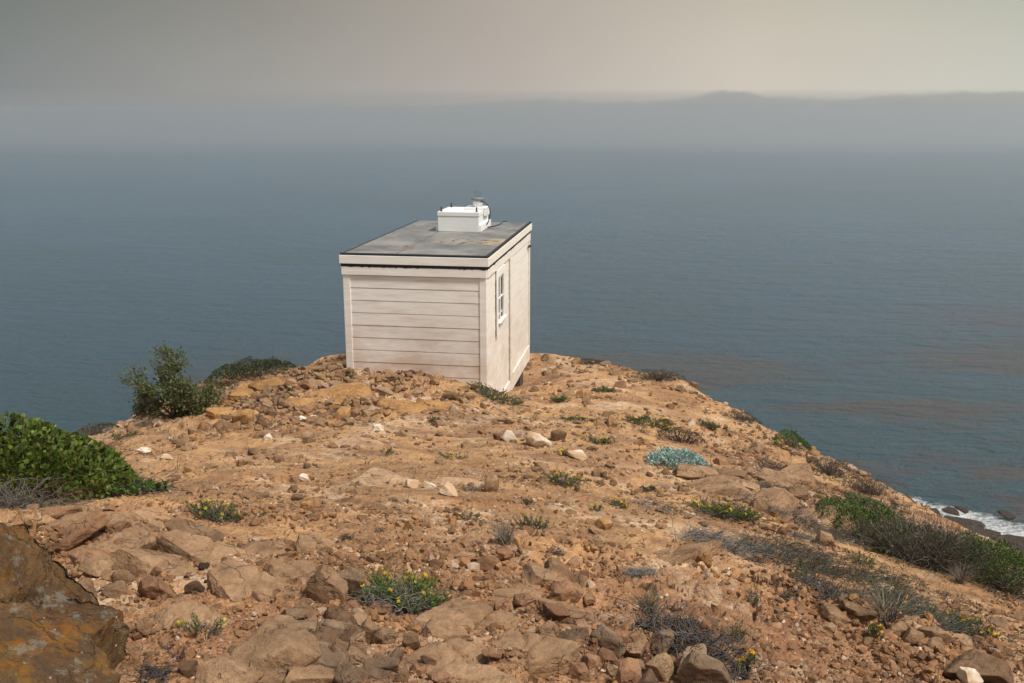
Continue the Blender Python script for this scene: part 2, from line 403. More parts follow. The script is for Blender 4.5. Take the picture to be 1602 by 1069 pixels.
# ------------------------------------------------------------------ sea
fa = P(1385, 778, np.array(1.)); k1 = SEA_Z/fa[2]; FA = fa*k1
fb = P(1660, 845, np.array(1.)); FB = fb*(SEA_Z/fb[2])
def sea_mat():
    m = NT('sea_water'); c = m.pos(); sx = m.n('ShaderNodeSeparateXYZ'); m.l(c, sx.inputs[0]); X, Y = sx.outputs[0], sx.outputs[1]
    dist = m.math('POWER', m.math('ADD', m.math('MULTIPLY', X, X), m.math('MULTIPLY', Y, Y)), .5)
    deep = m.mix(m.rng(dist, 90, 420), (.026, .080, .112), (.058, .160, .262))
    patch = m.noise(m.pos((1, 1.8, 1), (0, 0, .25)), .012, 4, .55)
    deep = m.mix(m.rng(patch, .35, .65), deep, m.mix(.5, deep, (.03, .10, .115)))
    # kelp rafts floating in bands: brown tangles
    kc = m.pos((1, 2.6, 1), (0, 0, -.22))
    kb = m.noise(m.pos((1, 2.2, 1), (0, 0, -.2)), .016, 4, .6); ks = m.noise(kc, .26, 7, .78, .8); kf = m.noise(m.pos((1, 2.2, 1), (0, 0, .3)), .9, 4, .75)
    side = m.rng(m.math('ADD', Y, m.math('MULTIPLY', X, -.35)), 270, 140, 0, 1, True)
    dens = m.math('MULTIPLY', m.rng(kb, .40, .58, 0, 1, True), side)
    k = m.rng(m.math('ADD', m.math('MULTIPLY', ks, .75), m.math('MULTIPLY', m.math('ADD', dens, m.math('MULTIPLY', kf, .5)), .25)), .52, .66, 0, 1, True)
    k = m.math('MULTIPLY', k, m.rng(dens, 0, .35))
    col = m.mix(m.math('MULTIPLY', k, .68), deep, (.105, .066, .052))
    # surf along the rock shelf
    ax, ay = float(FA[0]), float(FA[1]); bx, by = float(FB[0]), float(FB[1]); L = math.hypot(bx-ax, by-ay); ux, uy = (bx-ax)/L, (by-ay)/L
    al = m.math('ADD', m.math('MULTIPLY', m.math('SUBTRACT', X, ax), ux), m.math('MULTIPLY', m.math('SUBTRACT', Y, ay), uy))
    pe = m.math('ADD', m.math('MULTIPLY', m.math('SUBTRACT', X, ax), -uy), m.math('MULTIPLY', m.math('SUBTRACT', Y, ay), ux))
    wob = m.math('MULTIPLY', m.math('SUBTRACT', m.noise(c, .12, 4, .6), .5), 9)
    d = m.math('ABSOLUTE', m.math('ADD', pe, m.math('ADD', wob, 1.0)))
    web = m.noise(m.pos((1, 1, 1)), .55, 7, .72, 1.2); web2 = m.noise(c, .16, 5, .6, .5)
    band = m.math('MULTIPLY', m.rng(d, 6.5, 1), m.rng(al, -14, -4))
    foam = m.rng(m.math('ADD', m.math('MULTIPLY', band, .55), m.math('ADD', m.math('MULTIPLY', web, .6), m.math('MULTIPLY', web2, .4))), .76, .90)
    foam = m.math('MULTIPLY', foam, m.rng(band, .02, .2))
    col = m.mix(m.math('MULTIPLY', m.rng(band, 0, .8), .6), col, (.06, .17, .18))
    col = m.mix(foam, col, (.88, .90, .92))
    w1 = m.noise(m.pos((1, 2.4, 1), (0, 0, .35)), .30, 6, .62, .3); w2 = m.noise(m.pos((1, 1.9, 1), (0, 0, -.15)), 1.1, 4, .6); w3 = m.noise(m.pos((1, 3, 1), (0, 0, .2)), .05, 3, .5)
    w0 = m.noise(m.pos((1, 2.6, 1), (0, 0, .12)), .085, 5, .6, .4)
    h = m.math('ADD', m.math('MULTIPLY', w0, 2.2), m.math('MULTIPLY', w1, 1.0))
    h = m.math('ADD', h, m.math('ADD', m.math('MULTIPLY', w2, .35), m.math('MULTIPLY', w3, 1.6)))
    rough = m.mix(foam, (.12,)*3, (.8,)*3)
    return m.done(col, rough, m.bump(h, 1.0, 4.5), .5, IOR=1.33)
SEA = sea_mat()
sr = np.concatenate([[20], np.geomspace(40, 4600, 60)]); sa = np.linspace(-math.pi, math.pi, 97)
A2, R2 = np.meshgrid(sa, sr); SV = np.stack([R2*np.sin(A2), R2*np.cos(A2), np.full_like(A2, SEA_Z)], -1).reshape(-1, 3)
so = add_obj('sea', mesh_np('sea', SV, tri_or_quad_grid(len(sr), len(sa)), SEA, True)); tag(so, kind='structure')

# ------------------------------------------------------------------ fog bank far out over the sea
def fog_bank():
    prof = [(-600,169),(300,169),(600,168),(720,165),(790,161),(860,159),(950,164),(1040,161),(1090,155),(1130,148),(1165,147),(1190,154),(1240,158),(1300,161),(1350,157),(1440,153),(1500,150),(1560,148),(1700,147),(2000,150)]
    px = np.array([a for a, b in prof]); py = np.array([b for a, b in prof])
    nx, ny = 900, 60
    xs = np.linspace(-3200, 3300, nx); ys = np.linspace(0, 1, ny)
    Xg, Tg = np.meshgrid(xs, ys); Yg = 1150+1950*Tg+140*fbm2(Xg/600, Tg*2, 2, 61)
    py_ = np.interp(CX+F_PX*Xg/(Yg*cp), px, py)
    crest = 2650*np.tan((174-py_)/F_PX)
    n = fbm2(Xg/170, Yg/420, 5, 60, .62); fine_n = fbm2(Xg/48, Yg/160, 4, 63, .7)
    right = sstep(650, 900, CX+F_PX*Xg/(Yg*cp))
    crest = crest+(n*6+fine_n*9+np.clip(pn2(Xg/70+Tg*4, Yg/110, 66), 0, 1)**2*9)*(.25+.75*right)
    zt = SEA_Z+(crest-SEA_Z)*sstep(0, .72, Tg)**.8
    zt[0] = SEA_Z-5; zt[-1] = SEA_Z-5
    top = np.stack([Xg, Yg, zt], -1).reshape(-1, 3); bot = np.stack([Xg, Yg, np.full_like(Xg, SEA_Z-8)], -1).reshape(-1, 3)
    f = tri_or_quad_grid(ny, nx); n0 = len(top)
    ring = np.concatenate([np.arange(nx), np.arange(1, ny)*nx+nx-1, (ny-1)*nx+np.arange(nx-2, -1, -1), np.arange(ny-2, 0, -1)*nx])
    r2 = np.roll(ring, -1); side = np.stack([ring, ring+n0, r2+n0, r2], 1)
    m = NT('fog_bank'); m.t.nodes.remove(m.b); v = m.n('ShaderNodeVolumePrincipled'); v.inputs['Density'].default_value = .0045
    v.inputs['Color'].default_value = (.86, .865, .86, 1); v.inputs['Anisotropy'].default_value = .5; m.l(v.outputs[0], m.out.inputs['Volume'])
    me = mesh_np('fog_bank', np.vstack([top, bot]), np.vstack([f, f[:, ::-1]+n0, side]), m.m, True)
    o = add_obj('fog_bank', me); tag(o, kind='stuff'); return o
fog_bank()
def far_fog():
    b = bmesh.new(); X0, X1, Ya, Yb = -9000, 9000, 9000, 15500
    v = [b.verts.new(p) for p in ((X0, Ya, SEA_Z-8), (X1, Ya, SEA_Z-8), (X1*1.4, Yb, SEA_Z-8), (X0*1.4, Yb, SEA_Z-8), (X0, Ya, 6), (X1, Ya, 6), (X1*1.4, Yb, 330), (X0*1.4, Yb, 330))]
    for q in ((3, 2, 1, 0), (4, 5, 6, 7), (0, 1, 5, 4), (1, 2, 6, 5), (2, 3, 7, 6), (3, 0, 4, 7)): b.faces.new([v[i] for i in q])
    m = NT('far_fog'); m.t.nodes.remove(m.b); w = m.n('ShaderNodeVolumePrincipled'); w.inputs['Density'].default_value = .00022
    w.inputs['Color'].default_value = (.70, .71, .73, 1); w.inputs['Anisotropy'].default_value = .65; m.l(w.outputs[0], m.out.inputs['Volume'])
    me = bpy.data.meshes.new('far_fog'); b.normal_update(); b.to_mesh(me); b.free(); me.materials.append(m.m); o = add_obj('far_fog', me); tag(o, kind='stuff')
far_fog()

# ------------------------------------------------------------------ hut
def box_mb(bm, x0, x1, y0, y1, z0, z1, bev=.004):
    r = bmesh.ops.create_cube(bm, size=1)['verts']
    for v in r: v.co = Vector(((x0+x1)/2+v.co.x*(x1-x0), (y0+y1)/2+v.co.y*(y1-y0), (z0+z1)/2+v.co.z*(z1-z0)))
    if bev:
        ed = list({e for v in r for e in v.link_edges}); bmesh.ops.bevel(bm, geom=ed, offset=bev, segments=1, affect='EDGES', profile=.7)
def bm_obj(name, bm, mat, parent=None, smooth=False, loc=(0, 0, 0)):
    me = bpy.data.meshes.new(name); bm.normal_update(); bm.to_mesh(me); bm.free(); me.materials.append(mat)
    if smooth: me.polygons.foreach_set('use_smooth', np.ones(len(me.polygons), bool))
    return add_obj(name, me, parent, loc)
def boxes(name, mat, parent, L, bev=.004):
    bm = bmesh.new()
    for b in L: box_mb(bm, *b, bev=bev)
    return bm_obj(name, bm, mat, parent)
def tube_bm(bm, pts, rad_, seg=8):
    pts = [Vector(p) for p in pts]; rings = []
    for i, p in enumerate(pts):
        d = (pts[min(i+1, len(pts)-1)]-pts[max(i-1, 0)]).normalized(); a = d.orthogonal().normalized() if abs(d.z) < .99 else Vector((1, 0, 0)); b = d.cross(a)
        if rings:
            a = (pa-d*pa.dot(d)).normalized(); b = d.cross(a)
        pa = a; rr = rad_[i] if hasattr(rad_, '__len__') else rad_
        rings.append([bm.verts.new(p+(a*math.cos(t)+b*math.sin(t))*rr) for t in [2*math.pi*k/seg for k in range(seg)]])
    for A, B in zip(rings, rings[1:]):
        for k in range(seg): bm.faces.new((A[k], A[(k+1) % seg], B[(k+1) % seg], B[k]))
    bm.faces.new(rings[0][::-1]); bm.faces.new(rings[-1])
def paint_mat(name, tone=(.88, .855, .835), dirt=.5, lowdirt=True, grain=(3, 3, 60), mould=0):
    m = NT(name); c = m.coord('Object'); sx = m.n('ShaderNodeSeparateXYZ'); m.l(c, sx.inputs[0])
    g = m.noise(m.coord('Object', grain), 1.0, 5, .65); bl = m.noise(c, 2.2, 5, .6); sp_ = m.noise(c, 26, 4, .7)
    g2 = m.noise(m.coord('Object', (1.2, 1.2, 9)), 1.6, 4, .6)
    col = m.mix(m.rng(g, .35, .7), tone, tuple(t*.90 for t in tone))
    col = m.mix(m.math('MULTIPLY', m.rng(g2, .45, .68), .9*dirt), col, (.60, .47, .38))
    col = m.mix(m.math('MULTIPLY', m.rng(bl, .52, .75), .5*dirt), col, (.83, .81, .79))
    if lowdirt:
        low = m.math('MULTIPLY', m.rng(sx.outputs[2], -.7, -1.7), m.rng(m.noise(m.coord('Object', (1, 1, 2.2)), 1.5, 5, .65), .28, .60))
        col = m.mix(m.math('MULTIPLY', low, min(1, 1.5*dirt), True), col, (.46, .32, .235))
    col = m.mix(m.math('MULTIPLY', m.rng(sp_, .70, .78), .35*dirt), col, (.42, .30, .22))
    nr2 = m.bump(m.math('ADD', g, m.math('MULTIPLY', sp_, .4)), .25, .003)
    return m.done(col, .62, nr2, .35)
PAINT = paint_mat('white_paint_boards'); PAINT_T = paint_mat('white_paint_trim', (.90, .885, .87), .3)
PAINT_W = paint_mat('white_paint_right_lit', (.88, .83, .77), .28, True); PAINT_B = paint_mat('clean_white_paint', (.84, .84, .84), .15, False)  # right-face copy of the white, with warm light put into its tone
def flat_mat(name, col, rough=.6, spec=.4, metal=0, nsc=30, var=.2):
    m = NT(name); n = m.noise(m.coord('Object'), nsc, 4, .6)
    cc = m.mix(m.rng(n, .3, .7), tuple(q*(1-var) for q in col), tuple(min(1, q*(1+var)) for q in col))
    return m.done(cc, rough, m.bump(n, .2, .002), spec, Metallic=metal)
BLACK = flat_mat('black_felt', (.018, .019, .021), .7); DARKW = flat_mat('weathered_timber', (.07, .05, .04), .85)
METAL = flat_mat('dark_steel', (.06, .055, .05), .45, .5, .7); RUBBER = flat_mat('black_rubber', (.012, .016, .02), .4)
GREYM = flat_mat('grey_dome', (.16, .18, .20), .5); BARE = flat_mat('bare_stained_edge', (.50, .30, .13), .8)
def glass_mat():
    m = NT('window_glass'); n = m.noise(m.coord('Object'), 9, 3, .5)
    c = m.mix(m.rng(n, .4, .62), (.035, .05, .048), (.10, .13, .125))
    return m.done(c, .08, None, .6)
GLASS = glass_mat()
def roof_mat():
    m = NT('roofing_felt'); c = m.coord('Object'); sx = m.n('ShaderNodeSeparateXYZ'); m.l(c, sx.inputs[0]); X, Y = sx.outputs[0], sx.outputs[1]
    n = m.noise(c, 1.3, 6, .65); f = m.noise(c, 60, 4, .7)
    col = m.ramp(n, [(.36, (.105, .105, .105)), (.5, (.19, .186, .18)), (.62, (.28, .268, .25))])
    col = m.mix(m.rng(f, .3, .7, 0, .4), col, (.14, .142, .145))
    # lap seams
    wx = m.math('ADD', X, m.math('MULTIPLY', m.math('SUBTRACT', m.noise(c, 1.2, 3), .5), .12))
    seam = m.rng(m.math('ABSOLUTE', m.math('ADD', wx, 1.42)), .012, .004); col = m.mix(m.math('MULTIPLY', seam, .8), col, (.05, .05, .05))
    wy = m.math('ADD', Y, m.math('MULTIPLY', m.math('SUBTRACT', m.noise(c, .9, 3), .5), .10))
    seam2 = m.math('MULTIPLY', m.rng(m.math('ABSOLUTE', m.math('SUBTRACT', wy, 2.55)), .018, .006), m.rng(X, -1.2, -1.15)); col = m.mix(m.math('MULTIPLY', seam2, .7), col, (.07, .07, .07))
    seam3 = m.rng(m.math('ABSOLUTE', m.math('ADD', X, .20)), .008, .003); col = m.mix(m.math('MULTIPLY', seam3, .5), col, (.09, .09, .09))
    # dried puddle with curled brown scum
    def blob(cx, cy, rx, ry, col, amt, colr):
        dx = m.math('DIVIDE', m.math('ADD', X, -cx), rx); dy = m.math('DIVIDE', m.math('ADD', Y, -cy), ry)
        d = m.math('ADD', m.math('MULTIPLY', dx, dx), m.math('MULTIPLY', dy, dy)); d = m.math('ADD', d, m.math('MULTIPLY', m.math('SUBTRACT', m.noise(c, 5, 5, .7), .5), 1.6))
        return m.mix(m.math('MULTIPLY', m.rng(d, 1.1, .5), amt), col, colr), d
    crack = m.rng(m.vor(m.coord('Object', (.55, 1.6, 1)), 7, 'DISTANCE_TO_EDGE'), .10, .03)
    col, d1 = blob(-.62, 1.62, .75, .38, col, .45, (.36, .31, .24)); col, d2 = blob(-.22, 1.75, .24, .4, col, .7, (.46, .36, .24)); col, d3 = blob(-1.5, .85, .30, .20, col, .55, (.24, .20, .16))
    cm = m.math('MULTIPLY', m.rng(m.math('MINIMUM', d1, d3), 1.2, .5), m.math('MULTIPLY', crack, m.rng(m.noise(c, 6, 3), .42, .5)))
    col = m.mix(cm, col, (.05, .035, .025))
    col = m.mix(m.rng(m.noise(c, 14, 2, .4), .775, .79), col, (.62, .60, .57))
    return m.done(col, .75, m.bump(m.math('ADD', f, n), .35, .004), .3)
ROOF = roof_mat()

hut = empty('hut', tuple(HUT), HYAW)
tag(hut, 'small white wooden hut with a flat grey roof on the crest of the mound', 'hut')
FH = .1253; INS = .04; WH = 2.54
zt = -FH-.012; zb = -FH-WH
x0, x1, y0, y1 = -HW+INS, -INS, INS, HD-INS
# shell behind the siding
boxes('wall_core', DARKW, hut, [(x0+.03, x1-.03, y0+.03, y1-.03, zb+.05, zt-.01)], 0)
# lap siding as one wall piece per face
def lap_front(y, xa, xb, ztop, zbot, pitch, thick=.020):
    bm = bmesh.new(); z = ztop; k = 0
    while z > zbot+.02:
        zz = max(z-pitch, zbot); j = .0012*((k*7) % 3)
        pr = [(y+.006, z), (y-.010, z-.004), (y-.015+j, zz+.005), (y-.003, zz)]
        A = [bm.verts.new((xa, a, b)) for a, b in pr]; B = [bm.verts.new((xb, a, b)) for a, b in pr]
        for i in range(3): bm.faces.new((A[i], A[i+1], B[i+1], B[i]))
        z = zz; k += 1
    bm.normal_update(); return bm
b = lap_front(y0+.018, x0+.10, x1-.10, zt-.165, zb, .1905); bm_obj('wall', b, PAINT, hut)
# far and left faces: plain flush boarding
b = lap_front(0, -(HD-.3), -.02, zt-.02, zb, .1905)
for v in b.verts: v.co = Vector((x0+.018+v.co.y, -v.co.x+.1, v.co.z))
bmesh.ops.reverse_faces(b, faces=b.faces); bm_obj('wall', b, PAINT, hut)
b = lap_front(0, x0+.05, x1-.05, zt-.02, zb, .1905)
for v in b.verts: v.co = Vector((v.co.x, y1-.018-v.co.y, v.co.z))
bmesh.ops.reverse_faces(b, faces=b.faces); bm_obj('wall', b, PAINT, hut)
# right face, near section beside and below the window
def lap_right(ya, yb, ztop, zbot, pitch=.1905, xo=0):
    b = lap_front(0, ya, yb, ztop, zbot, pitch)
    for v in b.verts: v.co = Vector((x1-.018-v.co.y+xo, v.co.x, v.co.z))
    return b
b = lap_right(y0+.09, y0+2.06, zt-.17, zb, .1905); bm_obj('wall', b, PAINT_W, hut)
# corner boards, each its own piece
for (cx0, cx1, cy0, cy1) in ((x0-.004, x0+.105, y0-.006, y0+.03), (x1-.105, x1, y0-.006, y0+.03)):
    boxes('corner_board', PAINT_T, hut, [(cx0, cx1, cy0, cy1, zb-.02, zt-.155)])
boxes('corner_board', PAINT_W, hut, [(x1-.03, x1+.006, y0+.031, y0+.09, zb-.02, zt-.155)])
boxes('corner_board', PAINT_W, hut, [(x1-.03, x1+.012, y1-.11, y1+.006, zb-.03, zt-.16)])
boxes('corner_board', PAINT_T, hut, [(x0-.006, x0+.03, y1-.10, y1+.006, zb-.02, zt-.155)])
boxes('corner_board', PAINT_T, hut, [(x0-.010, x0+.02, y0+.031, y0+.10, zb-.02, zt-.155)])
# frieze boards under the eaves
boxes('frieze_board', PAINT_T, hut, [(x0-.018, x1+.004, y0-.024, y0+.012, zt-.158, zt-.035)])
boxes('frieze_board', PAINT_T, hut, [(x0-.026, x0+.006, y0+.013, y1, zt-.158, zt-.035)])
boxes('frieze_board', PAINT_W, hut, [(x1-.012, x1+.022, y0+.013, y0+2.28, zt-.162, zt-.04)])
boxes('frieze_board', PAINT_W, hut, [(x1-.012, x1+.020, y0+2.284, y1+.004, zt-.175, zt-.04)])
# torn black tar paper between frieze and fascia
rt = random.Random(4); bm = bmesh.new()
def ragged(bm, p, q, zh, low):
    n = 60; prev = None
    for i in range(n+1):
        t = i/n; x = p[0]+(q[0]-p[0])*t; y = p[1]+(q[1]-p[1])*t; d = low+rt.random()*.016*(1 if rt.random() < .6 else .3)
        a = bm.verts.new((x, y, zh)); c_ = bm.verts.new((x, y, zh-d)); a2 = bm.verts.new((x-.0+(.004 if q[1] == p[1] else -.004)*0, y+.003*(q[1] == p[1]), zh-d)) 
        if prev: bm.faces.new((prev[0], a, c_, prev[1]))
        prev = (a, c_)
ragged(bm, (x0-.02, y0-.026), (x1+.01, y0-.026), zt+.012, .040); ragged(bm, (x1+.025, y0), (x1+.025, y1), zt+.012, .038)
bm_obj('tar_paper', bm, BLACK, hut)
# roof: deck, fascia frame, felt
roof = boxes('roof', ROOF, hut, [(-HW+.02, -.02, .02, HD-.02, -.06, .012)], .006)
fr = [(-HW, 0, 0, .022, -FH, 0), (-HW, 0, HD-.022, HD, -FH, 0), (-HW, -HW+.022, .0225, HD-.0225, -FH, 0)]
for k, bx in enumerate(fr): boxes('fascia', PAINT_T, roof, [bx])
boxes('fascia', PAINT_W, roof, [(-.022, 0, .0225, HD-.0225, -FH, 0)])
boxes('felt_edge', BLACK, roof, [(-HW+.012, -.012, .006, .05, -.003, .034), (-.05, -.006, .052, HD-.012, -.003, .040), (-HW+.01, -HW+.04, .052, HD-.012, -.003, .020)], .010)
boxes('soffit', DARKW, hut, [(-HW+.023, -.023, .023, HD-.023, -.10, -.061)], 0)
# door section on the right face (far two thirds)
dy0, dy1 = y0+2.10, y1-.17
door = boxes('door', PAINT_W, hut, [(x1-.028, x1+.004, dy0, dy1, zb+.02, zt-.18)])
b = lap_right(dy0+.20, dy1-.01, zt-.19, zb+.335, .1905, .0145); bm_obj('door_boards', b, PAINT_W, door)
boxes('door_stile', PAINT_W, door, [(x1+.0045, x1+.02, dy0, dy0+.195, zb+.02, zt-.178)])
boxes('bottom_rail', PAINT_W, door, [(x1+.0045, x1+.020, dy0+.196, dy1, zb+.02, zb+.30)])
boxes('drip_moulding', PAINT_W, door, [(x1+.005, x1+.034, dy0+.2, dy1, zb+.303, zb+.33)])
boxes('door_gap', DARKW, hut, [(x1-.02, x1-.004, dy0-.030, dy0-.004, zb+.25, zt-.16)], 0)
boxes('door_jamb', BARE, hut, [(x1-.02, x1+.006, dy1+.006, dy1+.05, zb+.24, zt-.17)], 0)
bm = bmesh.new(); tube_bm(bm, [(x1+.03, dy1-.22, zt-.26), (x1+.05, dy1-.14, zt-.255), (x1+.05, dy1-.05, zt-.265)], [.012, .026, .02]); box_mb(bm, x1+.015, x1+.03, dy1-.10, dy1-.02, zt-.29, zt-.24)
bm_obj('door_hook', bm, METAL, door)
# window in the near section
wy0, wy1, wz0, wz1 = y0+.86, y0+1.34, zt-.99, zt-.30
win = boxes('window', PAINT_T, hut, [(x1+.006, x1+.030, wy0-.10, wy0, wz0-.24, wz1+.13), (x1+.006, x1+.040, wy1, wy1+.08, wz0-.10, wz1+.13), (x1+.006, x1+.0295, wy0+.001, wy1-.001, wz1, wz1+.128), (x1+.006, x1+.0295, wy0+.001, wy1-.001, wz0-.10, wz0)])
boxes('sill', PAINT_T, win, [(x1+.025, x1+.07, wy0-.02, wy1+.12, wz0-.035, wz0-.005)])
boxes('pane', GLASS, win, [(x1-.010, x1-.004, wy0+.002, wy1-.002, wz0, wz1)], 0)
my = (wy0+wy1)/2; mz = (wz0+wz1)/2
boxes('muntin', PAINT_B, win, [(x1-.003, x1+.022, my-.008, my+.008, wz0+.001, wz1-.001)])
boxes('muntin', PAINT_B, win, [(x1-.003, x1+.0205, wy0+.002, wy1-.002, mz-.010, mz+.010)])
boxes('gap_shade_strip', DARKW, win, [(x1+.004, x1+.010, wy0-.108, wy0-.1005, wz0-.22, wz1+.0)], 0)  # dark strip standing in for the shaded gap beside the window trim
# footings showing under the far right corner
boxes('footing_post', DARKW, hut, [(x1-.16, x1-.04, y1-.90, y1-.52, zb-.55, zb+.04)]); boxes('footing_post', DARKW, hut, [(x0+.06, x0+.22, y1-.30, y1-.14, zb-.55, zb+.04)])
boxes('floor_beam', DARKW, hut, [(x0+.03, x1-.03, y0+.1, y1-.1, zb-.03, zb+.049)])
boxes('skirt_board', PAINT_W, hut, [(x1-.012, x1+.014, y0+.092, y0+2.09, zb-.02, zb+.24)])
# box on the roof
bx0, bx1, by0, by1, bz = -1.44, -.71, 2.92, 3.82, .014
rb = boxes('roof_box', PAINT_B, hut, [(bx0, bx1, by0, by1, bz, bz+.27)])
boxes('lid', PAINT_B, rb, [(bx0-.008, bx1+.008, by0-.008, by1+.008, bz+.272, bz+.345)])
boxes('base_trim', PAINT_B, rb, [(bx0-.05, bx0-.001, by0+.04, by1, bz, bz+.09)])
boxes('base_trim', PAINT_B, rb, [(bx1+.001, bx1+.035, by0+.02, by1+.1, bz, bz+.12)])
for (qx, qy) in ((bx0+.05, by0+.07), (bx1-.05, by0+.07), (bx0+.06, by1-.07)):
    bm = bmesh.new(); tube_bm(bm, [(qx, qy, bz+.345), (qx, qy, bz+.425)], .012); tube_bm(bm, [(qx, qy, bz+.346), (qx, qy, bz+.368)], .020, 6); bm_obj('threaded_rod', bm, METAL, rb)
boxes('mounting_block', PAINT_B, rb, [(bx1-.34, bx1+.05, by1-.50, by1-.12, bz+.347, bz+.385), (bx1+.01, bx1+.05, by1-.50, by1-.12, bz+.24, bz+.345)])
bm = bmesh.new(); vx, vy = bx1-.13, by1-.32; tube_bm(bm, [(vx, vy, bz+.385), (vx, vy, bz+.47), (vx, vy, bz+.50)], [.085, .085, .088], 24); bm_obj('vent_pipe', bm, PAINT_B, rb, True)
bm = bmesh.new(); tube_bm(bm, [(vx, vy, bz+.495), (vx, vy, bz+.505), (vx, vy, bz+.525), (vx, vy, bz+.545), (vx, vy, bz+.555)], [.09, .118, .122, .118, .06], 28); bm_obj('vent_cap', bm, GREYM, rb, True)
bm = bmesh.new()
for dx in (-.045, 0, .045): tube_bm(bm, [(vx+dx, vy, bz+.55), (vx+dx, vy, bz+.68)], .0022, 5)
bm_obj('bird_spike', bm, METAL, rb)
bm = bmesh.new(); pts = [(vx+.06, vy-.05, bz+.485), (vx+.12, vy-.06, bz+.48), (vx+.20, vy-.06, bz+.42), (vx+.235, vy-.05, bz+.31), (vx+.22, vy-.04, bz+.18), (vx+.17, vy-.03, bz+.07), (vx+.13, vy, bz+.02), (vx+.22, vy+.2, bz+.012), (vx+.30, vy+.5, bz+.012), (vx+.37, vy+.62, bz+.06), (vx+.42, vy+.7, bz+.055)]
P2 = []
for i in range(len(pts)-1):
    p0, p1_, p2_, p3 = (Vector(pts[max(i-1, 0)]), Vector(pts[i]), Vector(pts[i+1]), Vector(pts[min(i+2, len(pts)-1)]))
    for t in (0, .25, .5, .75): P2.append(.5*((2*p1_)+(-p0+p2_)*t+(2*p0-5*p1_+4*p2_-p3)*t*t+(-p0+3*p1_-3*p2_+p3)*t**3))
P2.append(Vector(pts[-1])); tube_bm(bm, P2, .009, 8); bm_obj('cable', bm, RUBBER, rb, True)

# ------------------------------------------------------------------ rocks
def ico(sub):
    bm = bmesh.new(); bmesh.ops.create_icosphere(bm, subdivisions=sub, radius=1); bm.verts.ensure_lookup_table()
    v = np.array([x.co[:] for x in bm.verts]); f = np.array([[q.index for q in p.verts] for p in bm.faces]); bm.free(); return v, f
ICO = {k: ico(k) for k in (2, 3, 4, 5, 6, 7)}
def rock_shape(seed, sub, noise=.05, slab=False, round_=.0):
    r = np.random.default_rng(seed); v, f = ICO[sub]; v = v*1.25
    Ns = [np.eye(3)[i]*s for i in range(3) for s in (1, -1)]
    Ns = [n+r.normal(size=3)*.34 for n in Ns]+[r.normal(size=3) for _ in range(r.integers(7, 14))]
    for i, n in enumerate(Ns):
        n = n/np.linalg.norm(n); d = r.uniform(.62, .86) if i < 6 else r.uniform(.74, 1.02)
        ov = np.clip(v@n-d, 0, None); v = v-ov[:, None]*n*(1-round_)
    nr = v/np.linalg.norm(v, axis=1)[:, None]
    q = v*1.7+r.uniform(0, 90, 3)
    v = v+nr*(fbm3(q, 4 if sub > 3 else 2, 70)*noise*1.3)[:, None]
    if sub >= 4:
        v = v+nr*(fbm3(v*7+r.uniform(0, 50, 3), 3, 75)*noise*.42)[:, None]
    return v, f
